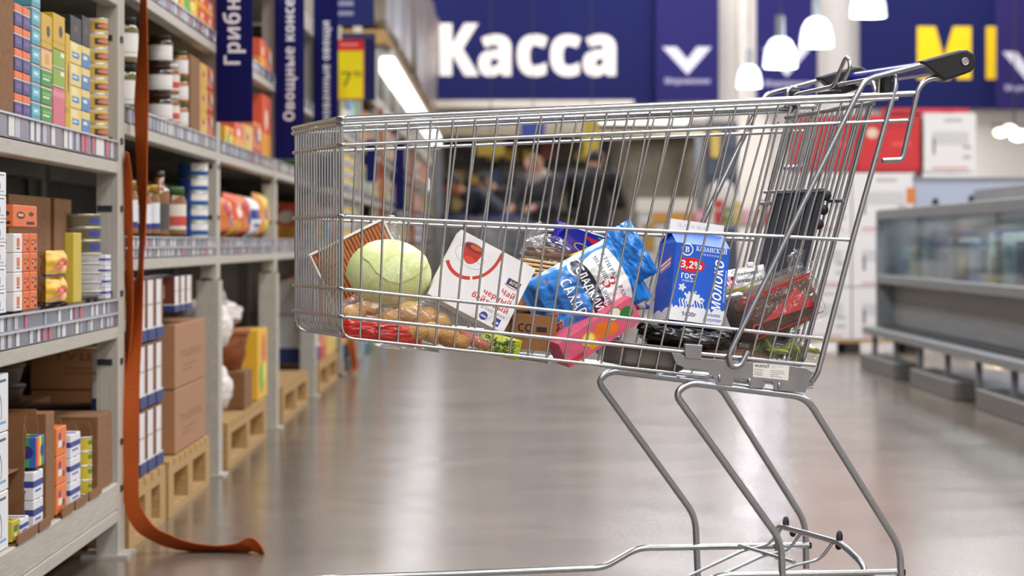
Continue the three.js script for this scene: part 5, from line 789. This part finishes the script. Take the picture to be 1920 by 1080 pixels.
  const heap = thing('wrapped_bouquet', 'large white wrapped bundle before the dark cabinet', 'bundle', [px(1352, 34.3), 0.952, -34.3]); const hg = film(0.19, 0.26, 0.18, 5, 0.15, 24); hg.translate(0, 0.25, 0); mesh('wrapping', hg, M.white, heap); mesh('ribbon', new THREE.TorusGeometry(0.16, 0.012, 6, 20).rotateX(Math.PI / 2).translate(0, 0.2, 0), std(0xb86a78, 0.5), heap);
  const st = thing('display_table', 'low grey promotion table with mixed bright goods', 'table', [px(1370, 34), 0, -34]); board(st, 'table_top', 1300, 1445, 420, 426, 33.7, M.greyMetal, 0.8); for (const [u, q] of [[1304, 33.75], [1441, 33.75], [1304, 34.4], [1441, 34.4]]) board(st, 'leg', u - 3, u + 3, 426, floorV(q), q, M.darkMetal, 0.04);
  const rc = [0xd08aa0, 0xd8d0c4, 0xb83a34, 0x6a8a4a, 0xc8b070, 0xd8a0b0, 0xe0dcd8, 0xa84a4a]; for (let i = 0; i < 8; i++) { const u = 1304 + i * 17.5, h = 0.16 + 0.14 * ((i * 7) % 5) / 5, o = thing('gift_box', `small ${['pink', 'cream', 'red', 'green', 'sand', 'rose', 'white', 'dark red'][i]} box on the far promotion table, ${['leftmost', 'second', 'third', 'fourth', 'fifth', 'sixth', 'seventh', 'rightmost'][i]}`, 'box', [px(u + 8, 33.9), py(420, 33.7) + 0.001, -33.9], 0, 'boxes on the far promotion table'); mesh('carton', box(0.095, h, 0.2, 0, h / 2, 0), std(rc[i], 0.6), o); mesh('band', box(0.097, 0.02, 0.202, 0, h * 0.6, 0), M.white, o); }
}
{ // wrapped loads and light strips over the far racks
  const tex = noiseTex(256, (x, y) => { const a = nz(x * 14, y * 2.2, 1), b = nz(x * 34, y * 5, 4), c = nz(x * 5, y * 3, 9); const v = 118 + 56 * a + 32 * b; return [cl(v + 16 + 20 * c), cl(v), cl(v - 20 - 14 * c)]; }, true);
  const wm = phys({ color: 0xffffff, roughness: 0.3, map: tex, clearcoat: 0.4, clearcoatRoughness: 0.3 });
  const em = std(0xffffff, 0.4, 0, { emissive: 0xf2f8ff, emissiveIntensity: 2.2 });
  const nm = ['nearest', 'second', 'third', 'fourth', 'fifth', 'sixth', 'seventh', 'eighth', 'ninth', 'tenth', 'eleventh', 'twelfth', 'thirteenth', 'farthest'];
  for (let i = 0; i < 14; i++) {
    const d = 22.4 + i * 1.21, g = new RoundedBoxGeometry(0.9, 1.35, 1.1, 6, 0.07), p = g.attributes.position, n = g.attributes.normal;
    for (let k = 0; k < p.count; k++) { const q = 0.05 * nz(p.getX(k) * 4 + i * 5, p.getY(k) * 2, p.getZ(k) * 5) + 0.02 * nz(p.getX(k) * 14, p.getY(k) * 5 + i, p.getZ(k) * 14); p.setXYZ(k, p.getX(k) + n.getX(k) * q, p.getY(k) + n.getY(k) * q, p.getZ(k) + n.getZ(k) * q); } g.computeVertexNormals();
    const t = thing('wrapped_load', `film-wrapped beige pallet load on top of far racks, ${nm[i]} in row`, 'load', [RX - 0.38, 2.2, -d], 0, 'wrapped loads over the far racks');
    g.translate(0, 0.69 + 0.1, 0); mesh('wrapped_goods', g, wm, t); mesh('pallet_base', box(0.86, 0.1, 1.1, 0, 0.05, 0), M.wood, t);
  }
  const cn = thing('rack_canopy', 'shelf deck above far racks carrying wrapped loads', 'shelving', [RX - 0.4, 0, -30.5]); mesh('deck', box(0.95, 0.03, 16.8, 0, 2.18, 0), M.rack, cn); mesh('front_beam', box(0.04, 0.06, 16.8, 0.46, 2.16, 0), M.rack, cn);
  for (let i = 0; i < 6; i++) { const d = 23.2 + i * 2.75, t = thing('light_strip', `bright white light strip under wrapped loads, ${nm[i === 5 ? 13 : i]} along`, 'light', [RX + 0.062, 1.97, -d], 0, 'light strips under the wrapped loads'); mesh('diffuser', rbox(0.11, 0.13, 2.7, 0.02, 0, 0.065, 0, 2), em, t); mesh('mount', box(0.06, 0.03, 2.6, -0.01, 0.145, 0), M.greyMetal, t); const l = new THREE.RectAreaLight(0xf2f8ff, 3, 2.6, 0.13); l.position.set(RX + 0.122, 2.035, -d); l.rotation.y = -Math.PI / 2; l.name = 'strip_light'; scene.add(l); }
}
{ // boards near the fifth upright
  const t1 = signBoard('aisle_board', 'navy board with two pale lines at the top, left of Касса', 624, 702, -60, 48, 15.85, canvasTex(156, 216, (x, w, h) => { x.fillStyle = '#23285e'; x.fillRect(0, 0, w, h); x.fillStyle = '#8d8fa6'; x.fillRect(10, 124, 68, 18); x.fillRect(10, 162, 68, 16); }), 0x23285e, 0.02);
  signBoard('price_placard', 'yellow price placard with red top above the basket front', 627, 682, 74, 186, 15.9, canvasTex(220, 448, (x, w, h) => { x.fillStyle = '#d8c81e'; x.fillRect(0, 0, w, h); x.fillStyle = '#c8262a'; x.fillRect(0, 0, w, 80); x.strokeStyle = '#d8902a'; x.lineWidth = 8; x.strokeRect(4, 84, w - 8, h - 88); x.fillStyle = '#e08a80'; x.fillRect(40, 28, 140, 20); x.fillStyle = '#6a7020'; x.font = 'bold 150px sans-serif'; x.fillText('7', 50, 350); x.font = 'bold 60px sans-serif'; x.fillText('90', 140, 280); }), 0xd8c81e, 0.01);
  signBoard('aisle_board', 'dark navy board behind the yellow price placard', 640, 704, 62, 188, 16.5, canvasTex(64, 128, (x, w, h) => { x.fillStyle = '#1a1c4e'; x.fillRect(0, 0, w, h); x.fillStyle = '#3a3c5a'; x.fillRect(0, 2, w, 8); }), 0x1a1c4e, 0.02);
  signBoard('aisle_board', 'plain navy panel seen through basket left of far orange strap', 686, 706, 262, 342, 19.5, canvasTex(16, 16, (x, w, h) => { x.fillStyle = '#17195a'; x.fillRect(0, 0, w, h); }), 0x17195a, 0.02);
  signBoard('aisle_board', 'plain navy panel seen through basket between two far straps', 740, 760, 262, 396, 24.8, canvasTex(16, 16, (x, w, h) => { x.fillStyle = '#17195a'; x.fillRect(0, 0, w, h); }), 0x17195a, 0.02);
}
{ // boxed goods on a pallet, right of the cart
  const white = print('#dcdad8', x => { bar(x, '#a9a7a8', 50, 12, 44, 7); bar(x, '#c4c2c2', 20, 40, 90, 30); bar(x, '#6a686a', 22, 54, 6, 36); bar(x, '#a8a6a8', 96, 70, 20, 8); bar(x, '#a8a6a8', 96, 92, 20, 8); bar(x, '#c98a88', 20, 118, 90, 5); }), red = print('#c2262c', x => { bar(x, '#a81f26', 10, 20, 108, 8); bar(x, '#d8504a', 70, 60, 40, 10); bar(x, '#b02028', 0, 118, 128, 10); dot(x, '#d8c0a8', 30, 40, 12); });
  const d = 20, bx = (u0, u1, v0, v1, m, label) => { const o = thing('appliance_box', label, 'box', [px((u0 + u1) / 2, d), py(v1, d) + 0.001, -d - 0.25], 0, 'boxed appliances on the pallet'); mesh('carton', rbox(px(u1, d) - px(u0, d), py(v0, d) - py(v1, d) - 0.003, 0.5, 0.004, 0, (py(v0, d) - py(v1, d)) / 2, 0), m, o); mesh('tape', box(0.05, 0.001, 0.5, 0, py(v0, d) - py(v1, d) - 0.002, 0), M.card, o); };
  const rows = [[539, 637, 'bottom'], [437, 538, 'second'], [324, 436, 'third']], cols = [[1482, 1596, 'left stack behind the cart handle'], [1598, 1712, 'middle stack'], [1730, 1832, 'right stack behind the chiller']];
  for (const [u0, u1, w] of cols) for (const [v0, v1, r] of rows) bx(u0, u1, v0, v1, white, `white printed appliance box, ${r} from floor in the ${w}`);
  bx(1490, 1606, 216, 323, red, 'red appliance box on top of the left white stack'); bx(1608, 1725, 216, 323, red, 'red appliance box on top of the middle white stack'); bx(1732, 1830, 212, 323, white, 'white appliance box with dark marks, topmost of right stack');
  const lid = thing('cardboard_sheet', 'flat red cardboard sheet lying on top of the appliance boxes', 'sheet', [px(1745, 20), py(212, 20) + 0.004, -20.3]); mesh('sheet', box(0.55, 0.03, 0.4, 0, 0.015, 0), std(0xb8323a, 0.6), lid); mesh('fold', box(0.55, 0.02, 0.02, 0, 0.04, -0.15), std(0xa82c34, 0.6), lid);
  const p = thing('wooden_pallet', 'wooden pallet under the white appliance boxes', 'pallet', [px(1655, d), 0, -d - 0.25]); const W = px(1840, d) - px(1470, d);
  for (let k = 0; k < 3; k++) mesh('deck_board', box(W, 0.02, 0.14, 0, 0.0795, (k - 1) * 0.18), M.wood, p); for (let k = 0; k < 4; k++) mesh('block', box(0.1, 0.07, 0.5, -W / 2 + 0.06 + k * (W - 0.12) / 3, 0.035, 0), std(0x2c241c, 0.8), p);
}
{ // chiller at the right
  const z0 = -17.7, z1 = -9.6, L = z1 - z0, mz = (z0 + z1) / 2, t = thing('chiller_cabinet', 'long grey open chiller cabinet with glass front on the right', 'chiller', [2.15, 0, mz]);
  const P = (name, w, h, x, y, m, l = L, z = 0) => mesh(name, rbox(w, h, l, 0.006, x, y, z), m, t);
  P('bumper_rail', 0.07, 0.045, 0.02, 0.225, M.greyMetal); P('lower_body', 0.5, 0.26, 0.42, 0.385, M.greyMetal); P('toe_ledge', 0.2, 0.03, 0.2, 0.24, M.darkMetal, L * 0.99); P('front_ledge', 0.1, 0.05, 0.12, 0.525, M.greyMetal); P('top_rail', 0.09, 0.06, 0.12, 0.905, M.greyMetal); P('rear_wall', 0.04, 0.55, 0.66, 0.78, M.greyMetal, L * 0.99);
  mesh('glass_front', box(0.006, 0.33, L * 0.98, 0.1, 0.71, 0), M.glass, t);
  for (let i = 0; i < 7; i++) { const z = L / 2 - 0.15 - i * (L - 0.3) / 6; mesh('glass_post', box(0.03, 0.33, 0.03, 0.12, 0.71, z), M.greyMetal, t); }
  for (let i = 0; i < 9; i++) { const z = -L / 2 + 0.25 + i * 0.95; mesh('rail_post', rbox(0.03, 0.16, 0.03, 0.004, 0.03, 0.14, z), M.greyMetal, t); }
  for (let i = 0; i < 4; i++) mesh('plinth', rbox(0.14, 0.09, 1.5, 0.008, 0.03, 0.045, -L / 2 + 0.85 + i * 2.15), std(0x6b6a68, 0.4, 0.3), t);
  mesh('end_panel', rbox(0.62, 0.7, 0.03, 0.005, 0.38, 0.58, -L / 2 - 0.018), M.greyMetal, t); mesh('underside', box(0.4, 0.1, L * 0.98, 0.42, 0.2, 0), M.rubber, t);
  const cc = [0x8ab8e8, 0xe8ecf2, 0xe8d85a, 0xb0cce0, 0x4a6a9a, 0xe0b0b0, 0xf0f0ee, 0x38557a], rd = rng(19);
  for (let i = 0; i < 22; i++) { const z = z0 + 0.25 + i * 0.34, c = i % 8; const o = thing('chilled_pack', `${['light blue', 'white', 'yellow', 'pale blue', 'dark blue', 'pink', 'off-white', 'navy'][c]} pack behind the chiller glass, number ${i + 1} from the far end`, 'pack', [2.42, 0.5155, z], 0, 'packs in the chiller'); o.userData.label = `${['light blue', 'white', 'yellow', 'pale blue', 'dark blue', 'pink', 'off-white', 'navy'][c]} pack behind the chiller glass, ${['far', 'middle', 'near'][Math.floor(i / 8)]} part`; const h = 0.14 + 0.16 * rd(); mesh('carton', rbox(0.2, h, 0.26, 0.01, 0, h / 2, 0), std(cc[c], 0.45), o); mesh('label', box(0.002, h * 0.4, 0.18, -0.101, h * 0.5, 0), std(cc[(c + 3) % 8], 0.5), o); }
  const bp = thing('chiller_cabinet', 'pale blue-grey back panel of the crosswise chiller at right', 'chiller', [px(1900, 18.3), 0, -18.3]);
  board(bp, 'back_panel', 1716, 2150, 334, 650, 18.3, std(0xa9b2c4, 0.4), 0.06); board(bp, 'top_trim', 1714, 2152, 332, 337, 18.29, M.greyMetal, 0.08); for (const [u, v] of [[1755, 380], [1823, 374], [1905, 368]]) { const g = blob(0.02, 0.03, 0.02, null, 10); g.translate(px(u, 18.25) - bp.position.x, py(v, 18.25), 0.03); mesh('hinge', g, M.rubber, bp); } board(bp, 'orange_tag', 1700, 1716, 352, 382, 18.28, std(0xd07a3a, 0.5), 0.02);
}
// ---------------------------------------------------------------- people queueing at the checkout
function person(label, pos, turn, J, C) {
  // J: joints in metres [x, y, z]; every bone is a tapered capsule joined to the others by a smooth minimum
  const t = thing('person', label, 'person', pos, turn, 'people at the checkout');
  const bones = [];
  const b = (a, c, ra, rb, col) => bones.push([V3(...J[a]), V3(...J[c]), ra, rb, new THREE.Color(col)]);
  b('hip', 'chest', 0.155, 0.175, C.coat); b('chest', 'neck', 0.17, 0.07, C.coat); b('neck', 'head', 0.055, 0.07, C.skin);
  for (const s of ['L', 'R']) { b('chest', 'sh' + s, 0.13, 0.085, C.coat); b('sh' + s, 'el' + s, 0.075, 0.06, C.coat); b('el' + s, 'wr' + s, 0.058, 0.042, C.coat); b('wr' + s, 'ha' + s, 0.03, 0.034, C.skin); b('hip', 'th' + s, 0.13, 0.1, C.coat); b('th' + s, 'kn' + s, 0.095, 0.065, C.legs); b('kn' + s, 'an' + s, 0.06, 0.045, C.legs); b('an' + s, 'to' + s, 0.045, 0.04, C.shoe); }
  const H = V3(...J.head), fwd = V3(...J.face).sub(H).normalize(), up = H.clone().sub(V3(...J.neck)).normalize();
  const skull = H.clone().addScaledVector(up, 0.07), sd = up.clone().cross(fwd).normalize();
  const ell = [[skull, 0.088, C.hair, 0.1], [H.clone().addScaledVector(fwd, 0.03).addScaledVector(up, 0.02), 0.075, C.skin, 0.09]];
  bones.push([skull.clone().addScaledVector(up, 0.02), skull.clone().addScaledVector(fwd, -0.03), 0.086, 0.088, new THREE.Color(C.hair)]);
  bones.push([H.clone().addScaledVector(fwd, 0.035), skull.clone().addScaledVector(fwd, 0.035), 0.062, 0.07, new THREE.Color(C.skin)]);
  bones.push([H.clone().addScaledVector(fwd, 0.1).addScaledVector(up, 0.02), skull.clone().addScaledVector(fwd, 0.095).addScaledVector(up, -0.01), 0.016, 0.008, new THREE.Color(C.skin)]);   // nose
  for (const s of [1, -1]) bones.push([H.clone().addScaledVector(sd, s * 0.085).addScaledVector(up, 0.02), H.clone().addScaledVector(sd, s * 0.088).addScaledVector(up, 0.06), 0.014, 0.016, new THREE.Color(C.skin)]);   // ears
  if (C.scarf) bones.push([V3(...J.neck).addScaledVector(fwd, 0.05), V3(...J.neck).addScaledVector(fwd, -0.05), 0.095, 0.09, new THREE.Color(C.scarf)]);
  const bb = new THREE.Box3(); bones.forEach(([p, q, r1, r2]) => { bb.expandByPoint(p.clone().addScalar(0.2)); bb.expandByPoint(p.clone().addScalar(-0.2)); bb.expandByPoint(q.clone().addScalar(0.2)); bb.expandByPoint(q.clone().addScalar(-0.2)); });
  const N = 72, mc = new MarchingCubes(N, new THREE.MeshBasicMaterial(), false, false, 60000); mc.isolation = 0;
  const cen = bb.getCenter(V3()), ext = bb.getSize(V3()).multiplyScalar(0.5), q = V3(), pa = V3();
  const info = bones.map(([a, c, ra, rb, col]) => { const ba = c.clone().sub(a); return { a, ba, l2: Math.max(1e-6, ba.lengthSq()), ra, rb, col }; });
  const dist = (k) => { pa.copy(q).sub(k.a); const h = Math.max(0, Math.min(1, pa.dot(k.ba) / k.l2)); const dx = pa.x - k.ba.x * h, dy = pa.y - k.ba.y * h, dz = pa.z - k.ba.z * h; return Math.sqrt(dx * dx + dy * dy + dz * dz) - (k.ra + (k.rb - k.ra) * h); };
  for (let z = 0; z < N; z++) for (let y = 0; y < N; y++) for (let x = 0; x < N; x++) {
    q.set(cen.x + (x - N / 2) / (N / 2) * ext.x, cen.y + (y - N / 2) / (N / 2) * ext.y, cen.z + (z - N / 2) / (N / 2) * ext.z);
    let m = 10; for (const k of info) { const d = dist(k), h = Math.max(0.035 - Math.abs(m - d), 0) / 0.035; m = Math.min(m, d) - h * h * 0.035 * 0.25; }
    mc.field[x + y * N + z * N * N] = -m;
  }
  mc.update();
  const n = mc.count, pos_ = new Float32Array(n * 3); for (let i = 0; i < n; i++) { pos_[i * 3] = mc.positionArray[i * 3] * ext.x + cen.x; pos_[i * 3 + 1] = mc.positionArray[i * 3 + 1] * ext.y + cen.y; pos_[i * 3 + 2] = mc.positionArray[i * 3 + 2] * ext.z + cen.z; }
  let g = new THREE.BufferGeometry(); g.setAttribute('position', new THREE.Float32BufferAttribute(pos_, 3)); g = mergeVertices(g, 1e-4);
  // fingers: five short bent chains at the end of each hand
  const extra = [];
  for (const s of ['L', 'R']) { const w = V3(...J['wr' + s]), hnd = V3(...J['ha' + s]), dir = hnd.clone().sub(w).normalize(), side = dir.clone().cross(V3(0, 1, 0)).normalize(); for (let k = 0; k < 5; k++) { const thumb = k === 4, base = hnd.clone().addScaledVector(side, thumb ? -0.032 : -0.024 + k * 0.016).addScaledVector(dir, thumb ? -0.02 : 0.012), len = [0.065, 0.075, 0.07, 0.055, 0.05][k], mid = base.clone().addScaledVector(dir, len * 0.55).addScaledVector(side, thumb ? -0.02 : 0), tip = mid.clone().addScaledVector(dir, len * 0.35).add(V3(0, -len * 0.3, 0)); const f = tube([base, mid, tip], 0.0085, 0.012, 6); f.deleteAttribute('uv'); f.deleteAttribute('normal'); extra.push(f); } }
  g.deleteAttribute('normal'); const all = mergeGeometries([g, ...extra]); all.computeVertexNormals();
  const cols = new Float32Array(all.attributes.position.count * 3), nb = g.attributes.position.count, sk = new THREE.Color(C.skin);
  for (let i = 0; i < all.attributes.position.count; i++) { q.fromBufferAttribute(all.attributes.position, i); let best = 1e9, c = sk; if (i < nb) for (const k of info) { const d = dist(k); if (d < best) { best = d; c = k.col; } } cols.set([c.r, c.g, c.b], i * 3); }
  all.setAttribute('color', new THREE.BufferAttribute(cols, 3));
  mesh('body', all, std(0xffffff, 0.75, 0, { vertexColors: true }), t);
  const eye = new THREE.SphereGeometry(0.011, 8, 6), em = std(0x2a2020, 0.3), lip = new THREE.CapsuleGeometry(0.006, 0.03, 3, 6); lip.rotateZ(Math.PI / 2);
  for (const s of [1, -1]) mesh('eye', eye, em, t).position.copy(H.clone().addScaledVector(fwd, 0.098).addScaledVector(up, 0.05).addScaledVector(sd, s * 0.03));
  const mo = mesh('mouth', lip, std(0x9a4a44, 0.5), t); mo.position.copy(H.clone().addScaledVector(fwd, 0.092).addScaledVector(up, -0.02)); mo.quaternion.setFromUnitVectors(V3(1, 0, 0), sd);
  return t;
}
{
  const stand = (lean, armF, look, wide = 0.2) => { // lean forward along +z, arms reach forward
    const hy = 0.95, cz = lean * 0.42, cy = 1.34 - lean * 0.12, ny = 1.5 - lean * 0.22, nzz = lean * 0.62, hyy = ny + 0.09, hz = nzz + 0.05 + lean * 0.06;
    const J = { hip: [0, hy, 0], chest: [0, cy, cz], neck: [0, ny, nzz], head: [0, hyy, hz], face: [look[0], hyy + look[1], hz + look[2]] };
    for (const [s, k] of [['L', 1], ['R', -1]]) { J['sh' + s] = [k * wide, cy + 0.08, cz + 0.02]; J['el' + s] = [k * (wide + 0.05), cy - 0.2, cz + 0.1 + armF * 0.12]; J['wr' + s] = [k * (wide - 0.06), cy - 0.26 + armF * 0.06, cz + 0.12 + armF * 0.32]; J['ha' + s] = [k * (wide - 0.08), cy - 0.28 + armF * 0.06, cz + 0.2 + armF * 0.36]; J['th' + s] = [k * 0.1, hy - 0.12, 0]; J['kn' + s] = [k * 0.1, 0.5, 0.03]; J['an' + s] = [k * 0.1, 0.09, -0.02]; J['to' + s] = [k * 0.11, 0.045, 0.14]; }
    return J;
  };
  person('person in dark navy coat leaning forward over a cart, leftmost in queue', [px(952, 36), 0, -36], R(-90), stand(0.85, 0.9, [0, -0.4, 1]), { coat: 0x161c2c, legs: 0x15161c, shoe: 0x101010, skin: 0xb07858, hair: 0x16110e });
  person('person in black jacket bending forward, second in the queue', [px(980, 37), 0, -37], R(-70), stand(0.6, 0.6, [0, -0.2, 1]), { coat: 0x0e0f14, legs: 0x16161c, shoe: 0x101010, skin: 0xb8886a, hair: 0x120d0b });
  person('person with grey scarf and dark grey jacket holding a cart handle', [px(1022, 35.4), 0, -35.4], R(-30), stand(0.25, 0.8, [-0.3, -0.1, 1]), { coat: 0x2e2c32, legs: 0x1c1c22, shoe: 0x141212, skin: 0xd09a86, hair: 0x8a6a4a, scarf: 0x9a948e }).scale.setScalar(1.05);
  person('person in long black coat seen from behind, rightmost in queue', [px(1108, 35.2), 0, -35.2], R(160), stand(0.12, 0.4, [0.2, 0, 1], 0.23), { coat: 0x0d0d10, legs: 0x0f0f12, shoe: 0x0d0d0d, skin: 0xb88a6c, hair: 0x1b1412 }).scale.setScalar(1.07);
  const c2 = cart.clone(); c2.name = numbered('shopping_cart'); c2.position.set(px(858, 34.4), 0, -34.4); c2.rotation.y = R(90); c2.userData.label = 'distant empty wire cart held by the leaning person'; scene.add(c2);
  const c3 = cart.clone(); c3.name = numbered('shopping_cart'); c3.position.set(px(985, 33.4), 0, -33.4); c3.rotation.y = R(105); c3.userData.label = 'distant empty wire cart of the person with grey scarf'; scene.add(c3);
}
scene.traverse(o => { if (o.isMesh) { o.castShadow = true; o.receiveShadow = true; } if (o.isPointLight) o.castShadow = true; });
renderer.render(scene, camera);
